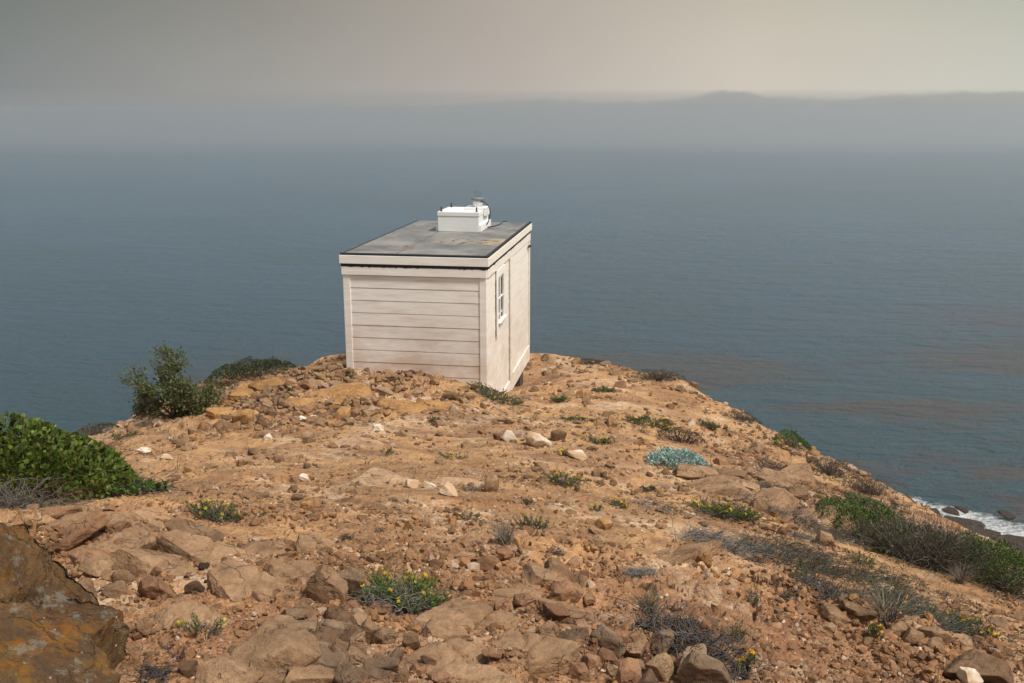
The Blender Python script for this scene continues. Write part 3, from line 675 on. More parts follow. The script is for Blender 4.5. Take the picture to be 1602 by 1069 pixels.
def rock_mat(name, cols, attr=False, lichen=0, bumpd=.013, obj=False):
    m = NT(name); c = m.pos()
    n = m.noise(c, 4.5, 5, .62); f = m.noise(c, 38, 6, .7); big = m.noise(c, 1.3, 3, .5)
    col = m.ramp(n, [(.30, cols[0]), (.47, cols[1]), (.66, cols[2])])
    tint = m.attr('tint') if attr else m.n('ShaderNodeObjectInfo').outputs['Color']
    col = m.mix(1, col, tint, 'MULTIPLY')
    col = m.mix(m.rng(f, .30, .72, .75, 0), col, m.mix(1, col, (.45, .42, .40), 'MULTIPLY'))
    gr = m.noise(c, 170, 3, .8); col = m.mix(m.rng(gr, .36, .66, .5, 0), col, m.mix(1, col, (.50, .47, .45), 'MULTIPLY'))
    wv = m.n('ShaderNodeVectorMath', operation='MULTIPLY_ADD'); wn = m.n('ShaderNodeTexNoise'); m.l(c, wn.inputs['Vector']); wn.inputs['Scale'].default_value = 6; wn.inputs['Detail'].default_value = 5; m.l(wn.outputs['Color'], wv.inputs[0]); wv.inputs[1].default_value = (.22, .22, .22); m.l(c, wv.inputs[2])
    vein = m.rng(m.vor(wv.outputs[0], 5, 'DISTANCE_TO_EDGE'), .016, .003); vein = m.math('MULTIPLY', vein, m.rng(m.noise(c, 7, 3), .46, .54)); col = m.mix(m.math('MULTIPLY', vein, .55), col, (.06, .042, .03))
    pit = m.noise(c, 16, 3, .6)
    col = m.mix(m.math('MULTIPLY', m.rng(pit, .62, .72), .45), col, (.10, .075, .06))
    rough = .9
    if lichen:
        l1 = m.rng(m.math('ADD', m.noise(c, 6.5, 7, .75, .3), m.math('MULTIPLY', m.noise(c, 42, 5, .75), .40)), .68, .84)
        l2 = m.rng(m.math('ADD', m.noise(m.pos((1, 1, 1), (1, 2, 3)), 11, 6, .75), m.math('MULTIPLY', m.noise(c, 70, 4, .75), .4)), .76, .84)
        l3 = m.rng(m.noise(c, 3.1, 6, .7), .40, .60); zone = m.rng(m.noise(c, 2.0, 3, .5), .40, .60)
        col = m.mix(m.math('MULTIPLY', l3, .6), col, (.062, .038, .022))
        col = m.mix(m.math('MULTIPLY', m.math('MULTIPLY', l1, .85), m.math('ADD', zone, .25)), col, m.mix(m.rng(f, .4, .6), (.24, .085, .014), (.17, .105, .022)))
        col = m.mix(m.math('MULTIPLY', l2, .6), col, (.21, .20, .165))
        dots = m.rng(m.vor(c, 30), .12, .09); col = m.mix(m.math('MULTIPLY', dots, m.rng(m.noise(c, 3, 2), .5, .6)), col, (.45, .45, .40))
    h = m.math('ADD', m.math('ADD', m.math('MULTIPLY', f, 1.0), m.math('MULTIPLY', gr, .28)), m.math('MULTIPLY', n, 1.2)); h = m.math('SUBTRACT', h, m.math('MULTIPLY', vein, .6)); h = m.math('SUBTRACT', h, m.math('MULTIPLY', m.rng(pit, .60, .74), .8))
    return m.done(col, rough, m.bump(h, .85, bumpd), .2)
RC = [(.21, .128, .08), (.36, .23, .14), (.50, .335, .21)]
ROCK = rock_mat('sandstone', RC); ROCKA = rock_mat('sandstone_rubble', RC, attr=True)
LICH = rock_mat('lichen_boulder', [(.095, .052, .026), (.15, .085, .042), (.22, .13, .066)], lichen=1, bumpd=.018)
def chalk_mat():
    m = NT('pale_chalky_rock'); c = m.pos(); n = m.noise(c, 5.5, 5, .65); f = m.noise(c, 40, 5, .7)
    nz_ = m.n('ShaderNodeNewGeometry').outputs['Normal']; s = m.n('ShaderNodeSeparateXYZ'); m.l(nz_, s.inputs[0])
    col = m.mix(m.rng(n, .46, .56), (.48, .32, .19), (.68, .60, .50)); col = m.mix(m.rng(f, .35, .7, .35, 0), col, (.40, .29, .2))
    return m.done(col, .85, m.bump(f, .6, .005), .25)
CHALK = chalk_mat()
TINTS = {'tan': (1.02, 1.0, .96), 'golden': (1.18, 1.02, .70), 'pink': (1.02, .88, .82), 'grey': (.80, .84, .90), 'brown': (.74, .70, .66), 'dark': (.42, .38, .36), 'black': (.16, .15, .16), 'pale': (1.35, 1.38, 1.42)}
def place_rock(name, px, py, w, h, seed, tint='tan', dfac=.8, rz=None, tilt=0, mat=None, sub=4, noise=.05, label=None, cat='rock', group=None, sink=.25, roll=0, proto=None):
    """px,py: photo pixel of the rock's foot; w,h: its width and height in photo pixels"""
    p = G1(px, py); s = mpp(p); wx, wz = w*s/2, h*s/2
    if proto is None:
        v, f = rock_shape(seed, sub, noise); ext = np.abs(v).max(0)
        v = v/ext
        sc = np.array([wx, wx*dfac, max(wz, wx*.28)])
        M = np.array(Matrix.Rotation(rz if rz is not None else 0, 3, 'Z') @ Matrix.Rotation(tilt, 3, 'Y') @ Matrix.Rotation(roll, 3, 'X'))
        v = (v*sc)@M.T
        me = mesh_np(name, v-np.array([0, 0, v[:, 2].min()*(1-sink)]), f, mat or ROCK, True)
    o = add_obj(name, me, None)
    yb = wx*dfac*.55
    loc = np.array([p[0], p[1]+yb, 0]); loc[2] = min(p[2], ground_z(loc[0], loc[1])[0])-.004
    loc[2] = (p[2]+ground_z(loc[0], loc[1])[0])/2
    loc[2] -= .0
    zmin = v[:, 2].min()
    o.location = (loc[0], loc[1], loc[2]-0.02*0)
    # sink: move down so that a share of the height is buried
    o.location.z -= sink*(v[:, 2].max()-v[:, 2].min())*.35
    t = TINTS[tint]; j = rng.uniform(.93, 1.07); o.color = (t[0]*j, t[1]*j, t[2]*j, 1)
    tag(o, label, cat, group); return o
PR = place_rock
# --- named rocks (photo pixel of the foot, width, height)
def cut_rock(sub, planes, off, size, seed, noise=.03, rough=.35, rnd=.12):
    v, f = ICO[sub]; v = v*1.6; r = np.random.default_rng(seed)
    for n, d in planes:
        n = np.array(n, float); n /= np.linalg.norm(n); v = v-np.clip(v@n-d, 0, None)[:, None]*n
    nr = v/np.linalg.norm(v, axis=1)[:, None]; v = v*(1-rnd)+nr*rnd*np.percentile(np.linalg.norm(v, axis=1), 40); q = v*1.4+r.uniform(0, 50, 3)
    v = v+nr*(fbm3(q, 4, 70)*noise*2.2+fbm3(q*5, 6, 74, .6)*noise*rough)[:, None]
    return v*np.array(size)+np.array(off), f
va, f_a = cut_rock(7, [((.05, -.1, 1), .86), ((.72, -.15, .70), .80), ((1, -.25, .05), 1.02), ((-.1, -.85, .5), .80), ((.5, -.8, .35), .84), ((0, 0, -1), 1), ((-1, 0, 0), 1.2), ((0, 1, .1), .9)], (-.10, .06, 0), (.30, .30, .37), 3, .05, .8, .26)
vb, f_b = cut_rock(6, [((.14, -.05, 1), .80), ((1, -.2, .0), .93), ((.2, -.9, .35), .85), ((.7, -.7, .25), .93), ((0, 0, -1), 1), ((0, 1, 0), .9)], (.08, .0, -.14), (.27, .26, .33), 4, .05, .8, .26)
o = add_obj('boulder', mesh_np('boulder', np.vstack([va, vb]), np.vstack([f_a, f_b+len(va)]), LICH, True)); o.color = (1, 1, 1, 1)
tag(o, 'huge dark boulder crusted with orange and grey lichen in the bottom left corner', 'boulder')
o.location = P(-38, 1048, np.array(2.42)); o.scale = (.92, .92, .96)
vc, f_c = cut_rock(6, [((.45, -.1, 1), .55), ((1, -.3, .1), .9), ((0, -1, .5), .8), ((0, 0, -1), 1)], (0, 0, 0), (.22, .2, .26), 5, .05, .8, .26)
o = add_obj('rock', mesh_np('rock', vc, f_c, LICH, True)); o.color = (.9, .9, .9, 1); o.location = P(-25, 1150, np.array(2.05))
tag(o, 'low brown lichened rock below the crack of the huge corner boulder', 'rock')
named = [
 (108,862,125,34,3,'pink',.45,.35,-.42,'long tilted pinkish slab lying just behind the huge lichened boulder'),
 (135,885,70,40,4,'pink',.7,.2,.1,'blocky pink rock under the long tilted slab'),
 (92,815,60,30,5,'pink',.8,.0,.1,'flat pink rock between the big green bush and the long tilted slab'),
 (224,868,52,40,6,'tan',.8,.4,-.25,'smooth block with a flat lit face on bare soil left of the long dark ledge'),
 (302,855,104,34,7,'brown',.4,-.25,.22,'long dark brown ledge rock sloping down to the right in the left foreground'),
 (236,935,80,50,8,'pink',.6,-.3,.45,'broad sloping slab beside the right flank of the lichened boulder'),
 (147,905,60,30,9,'tan',.8,.1,.1,'grey tan block touching the upper right edge of the lichened boulder'),
 (132,935,34,40,10,'tan',.6,.0,-.5,'narrow curved rock wedged against the lichened boulder'),
 (188,912,44,26,11,'brown',.8,.5,.1,'brown broken block above the sloping slab'),
 (180,935,46,24,12,'tan',.8,.1,.1,'small wedge shaped rock below the brown broken block'),
 (301,927,34,20,13,'dark',.8,.3,0,'dark brown pitted stone on smooth bare soil in the left foreground'),
 (316,892,22,17,14,'black',.8,.3,0,'black cindery stone on bare soil above the dark brown pitted stone'),
 (322,913,11,8,15,'black',.8,.3,0,'tiny black pebble touching the dark brown pitted stone'),
 (291,905,10,6,16,'black',.8,.3,0,'tiny black pebble left of the dark brown pitted stone'),
 (225,995,36,26,17,'tan',.8,.1,0,'round pitted stone near the right edge of the lichened boulder'),
 (292,1060,34,30,18,'dark',.8,.3,.1,'dark brown stone near the bottom edge left of the smooth bedrock hump'),
 (512,946,78,78,19,'brown',.5,-.2,.55,'tall pointed dark rock standing left of the foreground plant'),
 (545,940,64,84,20,'grey',.5,-.5,.75,'leaning grey slab between the pointed dark rock and the foreground plant'),
 (420,1075,160,120,21,'tan',.9,.1,-.15,'large smooth bedrock hump at the bottom left of centre'),
 (345,1090,120,75,22,'tan',.9,.4,.1,'low rounded bedrock hump left of the largest smooth hump'),
 (470,1005,70,44,23,'grey',.8,.2,.15,'grey crusted rock behind the smooth bedrock hump'),
 (517,998,46,36,24,'grey',.8,-.2,.1,'grey rounded block below the leaning grey slab'),
 (480,1085,90,60,25,'tan',.8,.0,.1,'pitted tan rock on the bottom edge right of the bedrock hump'),
 (545,1075,58,44,26,'grey',.8,.6,.1,'grey knobbly rock on the bottom edge below the curved rocks'),
 (556,1035,34,62,27,'tan',.7,.4,.3,'upright curved tan rock in the cluster below the foreground plant'),
 (573,1010,32,48,28,'brown',.7,.2,.45,'dark edged curved rock right of the upright curved tan rock'),
 (602,1052,44,30,29,'grey',.7,.1,.1,'grey lens shaped rock with a pale top in the cluster below the foreground plant'),
 (600,1008,40,30,30,'brown',.8,.3,.2,'brown block just under the tangled grey roots'),
 (642,1014,34,26,31,'brown',.8,.1,.1,'brown stone at the right foot of the tangled grey roots'),
 (672,1046,30,24,32,'tan',.8,.1,.1,'angular tan stone at the left edge of the cracked bedrock pavement'),
 (655,1062,30,24,33,'pink',.8,.1,.2,'small pink stone on the bottom edge beside the bedrock pavement'),
 (628,1068,26,30,34,'brown',.6,.1,.4,'thin brown upright stone on the bottom edge of the rock cluster'),
 (842,700,46,30,35,'chalk',.8,.2,.1,'bright white topped rock right of the hut on the open slope'),
 (874,690,28,22,36,'brown',.8,.2,.1,'brown rock touching the back of the bright white topped rock'),
 (797,692,26,24,37,'chalk',.6,.2,.6,'leaning white streaked shard left of the bright white topped rock'),
 (903,718,44,14,38,'chalk',.5,-.4,.2,'long pale slab lying in green sprigs right of the bright white topped rock'),
 (946,830,28,28,39,'golden',.8,.3,.2,'upright golden block standing on the open sandy slope'),
 (932,838,22,14,40,'tan',.8,.3,.1,'low tan stone leaning on the upright golden block'),
 (938,858,32,16,41,'tan',.8,.3,.1,'flat tan stone below the upright golden block'),
 (1104,888,30,26,42,'golden',.8,.2,.2,'golden angular rock alone on the gravelly slope right of centre'),
 (845,918,66,38,43,'tan',.6,-.3,.3,'broad ridged slab right of centre above the cracked bedrock'),
 (878,925,32,26,44,'pink',.8,-.1,.2,'pink block leaning on the right end of the broad ridged slab'),
 (824,935,60,22,45,'pink',.5,-.4,.1,'long low pink rock below the broad ridged slab'),
 (820,955,38,30,46,'pink',.8,.3,.1,'smooth pink rock at the top right of the cracked bedrock pavement'),
 (858,958,48,22,47,'tan',.6,-.2,.1,'wedge shaped tan rock right of the smooth pink rock'),
 (900,1018,58,32,48,'grey',.7,.2,-.25,'dark undercut rock at the left of the bottom right cluster'),
 (872,1028,44,26,49,'pink',.8,.1,.1,'pale pink rock left of the dark undercut rock'),
 (952,1035,62,54,50,'grey',.7,-.3,.4,'big tilted grey rock in the middle of the bottom cluster'),
 (985,1020,40,40,51,'pink',.7,.1,.1,'knobbly pink rock behind the big tilted grey rock'),
 (985,1072,42,48,52,'pink',.8,.1,.1,'squarish pink rock on the bottom edge below the big tilted grey rock'),
 (925,1046,34,26,53,'pink',.8,.1,.1,'pink rounded stone left of the squarish pink rock'),
 (895,1040,32,18,54,'pink',.8,.1,.1,'small pink stone under the dark undercut rock'),
 (1036,1068,52,62,55,'tan',.7,.2,-.3,'upright folded tan rock below the twig pile'),
 (1016,1078,34,44,56,'grey',.7,.2,.2,'narrow grey rock between the squarish pink and upright folded rocks'),
 (1110,1075,96,64,57,'grey',.7,-.1,.25,'large dark smooth rock at the bottom below the twig pile'),
 (1080,1085,44,44,58,'tan',.7,-.1,.5,'tan slab leaning on the left of the large dark smooth rock'),
 (960,1062,28,22,59,'tan',.8,.1,.1,'small tan stone wedged between the pink rocks at the bottom'),
 (907,1062,38,30,60,'pink',.8,.5,.1,'pink stone on the bottom edge left of the rock cluster'),
 (1112,995,32,18,61,'brown',.8,.1,.1,'brown split stone at the top right of the twig pile'),
 (1098,985,28,20,62,'tan',.8,.3,.1,'tan stone just above the twig pile'),
 (1062,958,24,18,63,'tan',.8,.3,.1,'tan stone beside the upper grass tuft in the lower centre'),
 (1536,1066,104,56,64,'brown',.8,-.1,.15,'large brown boulder with a white patch in the bottom right corner'),
 (1520,1072,40,30,65,'chalk',.7,.2,.3,'white faced stone at the left foot of the large bottom right boulder'),
 (1386,932,36,18,66,'pale',.6,-.2,.1,'flat pale rock lying on the dark scrub on the right slope'),
 (1408,1000,40,34,67,'tan',.8,.2,.1,'tan block right of the tall pale grass tuft'),
 (1432,1012,46,34,68,'brown',.8,.2,.2,'brown angular rock at the centre of the lower right rock row'),
 (1465,1010,50,40,69,'tan',.8,.3,-.2,'wedge shaped tan rock in the lower right rock row'),
 (1505,1014,44,18,70,'pale',.6,.0,.1,'pale flat stone above the large bottom right boulder'),
 (1306,975,42,26,71,'tan',.8,.2,.2,'rounded tan rock in the row at the lower edge of the dark scrub'),
 (1340,972,52,22,72,'tan',.5,-.5,.3,'long tilted tan slab left of the tall pale grass tuft'),
 (1336,950,22,20,73,'golden',.8,.2,.2,'small golden block in the dark scrub on the lower right slope'),
 (1300,990,28,18,74,'tan',.8,.2,.2,'low stone below the rounded tan rock'),
 (1294,855,34,28,75,'tan',.8,.2,.3,'tan block standing among dry scrub on the right slope'),
 (1310,812,44,20,76,'pale',.5,-.3,.3,'pale slab half buried just left of the large right shrub'),
 (1095,748,92,24,77,'tan',.6,-.15,.05,'wide flat slab just below the silvery bush'),
 (1132,764,62,28,78,'brown',.7,.2,.1,'dark faced block below the right end of the silvery bush'),
 (1150,752,60,24,79,'brown',.7,-.1,.1,'brown slab right of the silvery bush'),
 (1172,768,54,18,80,'pale',.5,-.3,.2,'white edged slab in the slab pile right of the silvery bush'),
 (1212,762,70,26,81,'tan',.7,-.1,.1,'broad tan slab in the middle of the right hand slab pile'),
 (1246,784,44,22,82,'brown',.7,-.2,.1,'brown rock at the right end of the slab pile'),
 (1216,795,54,50,83,'tan',.6,-.6,.35,'long sloping slab running down below the slab pile'),
 (1242,776,34,16,84,'tan',.7,.2,.1,'small block on top of the right end of the slab pile'),
 (1188,800,34,24,85,'tan',.7,.2,.1,'tan block above the yellow flowering mat'),
 (640,830,18,22,86,'golden',.8,.2,.2,'small golden stone on the open slope in front of the hut'),
 (479,800,20,20,87,'golden',.8,.2,.2,'golden stone left of centre on the open slope'),
 (466,784,22,12,88,'brown',.8,.2,.2,'flat brown stone behind the golden stone left of centre'),
 (476,754,22,14,89,'chalk',.8,.2,.2,'white and pink stone left of centre on the open slope'),
 (644,762,22,14,90,'chalk',.8,.2,.2,'white stone right of centre among pale chips'),
 (672,764,26,14,91,'chalk',.6,-.4,.2,'white streaked slab in the middle of the open slope'),
 (700,776,40,20,92,'chalk',.5,-.5,.3,'cream slab pointing down the slope in front of the hut'),
 (770,770,28,38,93,'tan',.6,.1,.4,'upright tan rock fin on the slope below the hut'),
 (590,674,20,14,94,'chalk',.8,.2,.2,'white lump half way down the mound in front of the hut'),
 (419,688,16,14,95,'chalk',.8,.2,.2,'white stone on the lower left of the mound'),
 (434,724,26,14,96,'brown',.8,.2,.2,'brown stone flanked by white chips left of centre'),
 (395,712,26,14,97,'brown',.8,.2,.2,'brown stone on the left slope above the flanked brown stone'),
 (472,658,14,9,98,'white',.8,.2,.2,'left one of two white shell like chips on the mound'),
 (492,654,14,5,99,'white',.8,.2,.2,'right flat one of two white shell like chips on the mound'),
 (344,608,36,22,100,'tan',.6,-.3,-.3,'tan block at the foot of the low dark shrub on the mound'),
 (350,632,38,26,101,'tan',.5,.5,-.5,'slanted tan slab below the block at the foot of the low dark shrub'),
 (372,614,26,14,102,'tan',.7,.2,0,'rounded tan rock right of the slanted slab on the mound'),
 (347,676,20,26,103,'tan',.5,.2,-.2,'squared tan slab face on the left flank of the mound'),
 (378,664,38,30,104,'golden',.7,.3,-.1,'large cracked golden slab on the left flank of the mound'),
 (440,640,24,20,105,'brown',.8,.2,.1,'rounded brown rock in the middle of the mound'),
 (424,652,16,16,106,'brown',.8,.2,.1,'dark split rock left of the rounded brown rock on the mound'),
 (537,656,32,26,107,'golden',.9,.2,.1,'rounded golden lump embedded in the mound'),
 (523,610,30,18,108,'tan',.7,-.3,.1,'angular tan slab on the mound below the left corner of the hut'),
 (612,596,26,16,109,'tan',.7,.2,.1,'upright tan rock leaning against the front wall of the hut'),
 (594,620,46,14,110,'tan',.6,-.1,.05,'flat tan slab with a shadowed edge in front of the hut'),
 (705,626,34,18,111,'brown',.7,.3,.1,'brown faceted rock in front of the right part of the hut wall'),
 (655,618,22,12,112,'pale',.7,.2,.1,'pale oblong rock in front of the hut wall'),
 (742,612,14,14,113,'dark',.7,.2,.1,'dark grey rock at the near right corner of the hut'),
 (306,690,22,16,114,'golden',.7,.2,.2,'orange faced rock on the far left of the mound'),
 (225,712,30,9,115,'chalk',.7,-.2,.2,'white crumbly rock right of the big green bush'),
 (258,720,24,8,116,'chalk',.7,.2,.1,'second white crumbly rock right of the first beside the big green bush'),
]
BED = rock_mat('bedrock_slab', [(.27, .165, .10), (.42, .265, .16), (.54, .35, .215)], bumpd=.012)
slabs = [(150,840,150,70,'L'),(235,820,90,45,'L'),(330,880,130,60,'L'),(420,870,120,50,'L'),(250,900,120,80,'L'),(390,930,150,70,'L'),(300,980,140,70,'L'),(455,905,90,50,'L'),(180,860,80,40,'L'),(500,860,100,40,'L'),
 (740,975,170,70,'C'),(700,1045,170,70,'C'),(830,1030,150,60,'C'),(800,945,110,50,'C'),(690,1000,90,60,'C'),(880,975,80,50,'C'),(760,1090,160,70,'C'),
 (560,700,120,36,'M'),(600,760,150,40,'M'),(700,760,110,30,'M'),(480,640,90,40,'U'),(400,620,100,44,'U'),(540,625,110,36,'U'),(350,650,80,50,'U'),(450,600,80,26,'U'),(620,640,90,30,'U'),(690,640,80,30,'U'),
 (1110,770,120,44,'R'),(1190,790,120,50,'R'),(1240,750,90,36,'R'),(1280,820,110,44,'R'),(1050,880,120,40,'R')]
SL = {'L': ('pinkish bedrock ledge breaking through the soil of the left foreground', 'bedrock ledges of the left foreground', 'tan'), 'C': ('smooth cracked bedrock slab in the pavement at the bottom centre', 'slabs of the bedrock pavement', 'tan'),
      'M': ('pale crumbly bedrock slab worn flat into the open middle slope', 'worn bedrock slabs of the middle slope', 'pale'), 'U': ('golden bedrock slab bedded in the mound in front of the hut', 'bedrock slabs of the mound', 'golden'), 'R': ('tan bedrock ledge bedded in the right slope', 'bedrock ledges of the right slope', 'tan')}
rs = np.random.default_rng(77)
for k, (px, py, w, h, z) in enumerate(slabs):
    p = G1(px, py); s = mpp(p); dip = {'L': (.10, -.30), 'C': (.05, .02), 'M': (.0, .0), 'U': (.12, -.12), 'R': (.0, .28)}[z]
    # several angular plates split along joints, lying together: one slab
    v, f = cut_rock(6, [((rs.normal(0, .08), rs.normal(0, .08), 1), .8)]+[((math.cos(t), math.sin(t), rs.uniform(-.1, .35)), rs.uniform(.72, .98)) for t in np.sort(rs.uniform(0, 6.28, 7))]+[((rs.normal(0, .3), rs.normal(0, .3), 1), .86)], (0, 0, 0), (w*s*.5, w*s*.5*rs.uniform(.5, .8), max(h*s*.34, .05)), 600+k, .030, .6)
    if z != 'M':       # a joint or two cut into the plate
        for _ in range(2 if w > 90 else 1):
            t = rs.uniform(0, 3.14); d = v[:, 0]*math.cos(t)+v[:, 1]*math.sin(t)+rs.normal(0, .15)*w*s*.5+.02*w*s*pn2(v[:, 0]/(w*s)*6, v[:, 1]/(w*s)*6, k); v[:, 2] -= .05*w*s*np.exp(-(d/(.012*w*s+.003))**2)*(v[:, 2] > 0)
    v = v@np.array(Matrix.Rotation(dip[0]+rs.normal(0, .05), 3, 'X') @ Matrix.Rotation(dip[1]*-1+rs.normal(0, .06), 3, 'Y') @ Matrix.Rotation(rs.uniform(-.5, .5), 3, 'Z')).T
    o = add_obj('bedrock_slab', mesh_np('bedrock_slab', v, f, BED, True)); o.location = (p[0], p[1]+h*s*.3, p[2]-max(h*s*.34, .05)*(.52 if z != 'M' else .72))
    lab, grp, ti = SL[z]; t = TINTS[ti]; j = rs.uniform(.88, 1.06); o.color = (t[0]*j, t[1]*j, t[2]*j, 1); tag(o, lab, 'bedrock', grp)
CHIP = flat_mat('white_chip', (.66, .63, .58), .6)
for (px, py, w, h, sd, ti, df, rz, tl, lab) in named:
    mt = {'chalk': CHALK, 'white': CHIP}.get(ti, ROCK)
    sub = 5 if w > 60 else 4
    PR('rock' if w > 16 else 'pebble', px, py, w, h, sd, ti if ti in TINTS else 'tan', df, rz, tl, mt, sub, .05, lab, 'rock' if w > 16 else 'stone', sink=.3)

# --- scattered stones: individuals first, the rest is rubble
def zone_density(px, py):
    d = np.full(px.shape, .35)
    g = lambda cx, cy, sx, sy: np.exp(-(((px-cx)/sx)**2+((py-cy)/sy)**2))
    d += 2.0*g(420, 620, 160, 45)+.8*g(620, 610, 110, 18)+.9*g(560, 900, 130, 60)+.9*g(900, 960, 110, 70)+1.0*g(1180, 760, 140, 50)+.7*g(150, 850, 150, 60)+.8*g(1450, 1000, 150, 60)
    d += .8*g(1280, 720, 110, 60)*(py > 0)+.5*g(430, 860, 120, 40)
    d *= 1-.75*g(640, 720, 120, 40)
    d *= 1-.85*np.exp(-((py-(800+(px-930)*.72))/38)**2)*(px > 850)*(px < 1290)
    return np.clip(d, .05, 2)
def sample_px(n, seed):
    r = np.random.default_rng(seed); out_ = []
    while sum(map(len, out_)) < n:
        px = r.uniform(-60, 1660, 20000); py = r.uniform(560, 1120, 20000); k = r.uniform(0, 2, 20000) < zone_density(px, py); out_.append(np.stack([px[k], py[k]], 1))
    return np.concatenate(out_)[:n]
def in_hut(p, m=.05):
    a, b = hut_local(p[:, 0], p[:, 1]); return (a > -HW-m) & (a < m) & (b > -m+.04) & (b < HD+m)
PROT = []
for k in range(14):
    v, f = rock_shape(300+k, 4, .05); PROT.append(mesh_np('stone', v/np.abs(v).max(0), f, ROCK, True))
zones = [
 (lambda x, y: (y < 700) & (x < 545), 'tan', 'tan sandstone stone in the loose heap left of the hut on the mound', 'stones of the mound left of the hut'),
 (lambda x, y: (y < 660) & (x < 830), 'tan', 'broken tan stone in the rubble in front of the hut wall', 'stones in front of the hut wall'),
 (lambda x, y: (x > 960) & (y < 840), 'tan', 'tan stone on the right hand slope near the cliff edge', 'stones of the right slope'),
 (lambda x, y: (x > 1180), 'tan', 'brown stone among dry scrub on the lower right slope', 'stones of the lower right slope'),
 (lambda x, y: (y < 820), 'tan', 'loose stone on the open middle slope between the hut and the foreground', 'stones of the open middle slope'),
 (lambda x, y: (x < 450), 'pink', 'pinkish sandstone stone in the left foreground rubble', 'stones of the left foreground'),
 (lambda x, y: (x > -1), 'pink', 'pinkish brown stone in the centre foreground rubble', 'stones of the centre foreground')]
S = sample_px(4000, 5); H, ok = hit(S[:, 0], S[:, 1]); ok &= ~in_hut(H, .1)
S, H = S[ok], H[ok]; cnt = 0; used = []
rr = np.random.default_rng(8)
for (px, py), p in zip(S, H):
    if cnt >= 128: break
    if any(abs(px-a)+abs(py-b)*1.6 < 26 for a, b in used) or (abs(px-125) < 140 and abs(py-720) < 75) or (px < 205 and py > 800): continue
    if not (5 < px < 1597 and py < 1062) or (px > 1310 and py < 930): continue
    wpx = rr.uniform(15, 30)*(1+.5*(py > 860)); s = mpp(p)*wpx/2
    o = add_obj('stone', PROT[rr.integers(14)]); used.append((px, py)); cnt += 1
    o.scale = (s, s*rr.uniform(.6, 1), s*rr.uniform(.4, .75)); o.rotation_euler = (rr.uniform(-.4, .4), rr.uniform(-.4, .4), rr.uniform(0, 6.28))
    o.location = (p[0], p[1], p[2]+s*rr.uniform(-.15, .15))
    for cond, ti, lab, grp in zones:
        if cond(px, py): break
    t = TINTS[ti]; j = rr.uniform(.8, 1.12); o.color = (t[0]*j, t[1]*j*rr.uniform(.96, 1.03), t[2]*j*rr.uniform(.92, 1.05), 1)
    tag(o, lab, 'stone', grp)
for m_ in PROT: pass
rc = np.random.default_rng(31); CH = []
for k in range(8):
    v, f = rock_shape(820+k, 5, .06); CH.append(mesh_np('stone', v/np.abs(v).max(0), f, ROCK, True))
for (cx_, cy_, sx_, sy_, n_, lab, grp, tis) in ((520, 1015, 110, 45, 26, 'chunky tan stone in the pile below the foreground plant', 'pile of stones below the foreground plant', ('tan', 'grey', 'brown')),
        (1010, 1030, 110, 35, 16, 'chunky pinkish stone in the pile at the bottom right of centre', 'pile of stones at the bottom right of centre', ('tan', 'pink', 'grey')),
        (850, 915, 60, 40, 9, 'angular stone in the heap right of the foreground plant', 'heap right of the foreground plant', ('tan', 'pink'))):
    for _ in range(n_):
        px, py = cx_+rc.normal(0, sx_*.55), min(cy_+rc.normal(0, sy_*.6), 1090); p = G1(px, py); s = mpp(p)*rc.uniform(34, 62)/2
        o = add_obj('stone', CH[rc.integers(8)]); o.scale = (s, s*rc.uniform(.6, .95), s*rc.uniform(.5, .9)); o.rotation_euler = (rc.uniform(-.6, .6), rc.uniform(-.6, .6), rc.uniform(0, 6.28)); o.location = (p[0], p[1], p[2]+s*rc.uniform(0, .35))
        t = TINTS[tis[rc.integers(len(tis))]]; j = rc.uniform(.8, 1.08); o.color = (t[0]*j, t[1]*j, t[2]*j, 1); tag(o, lab, 'stone', grp)
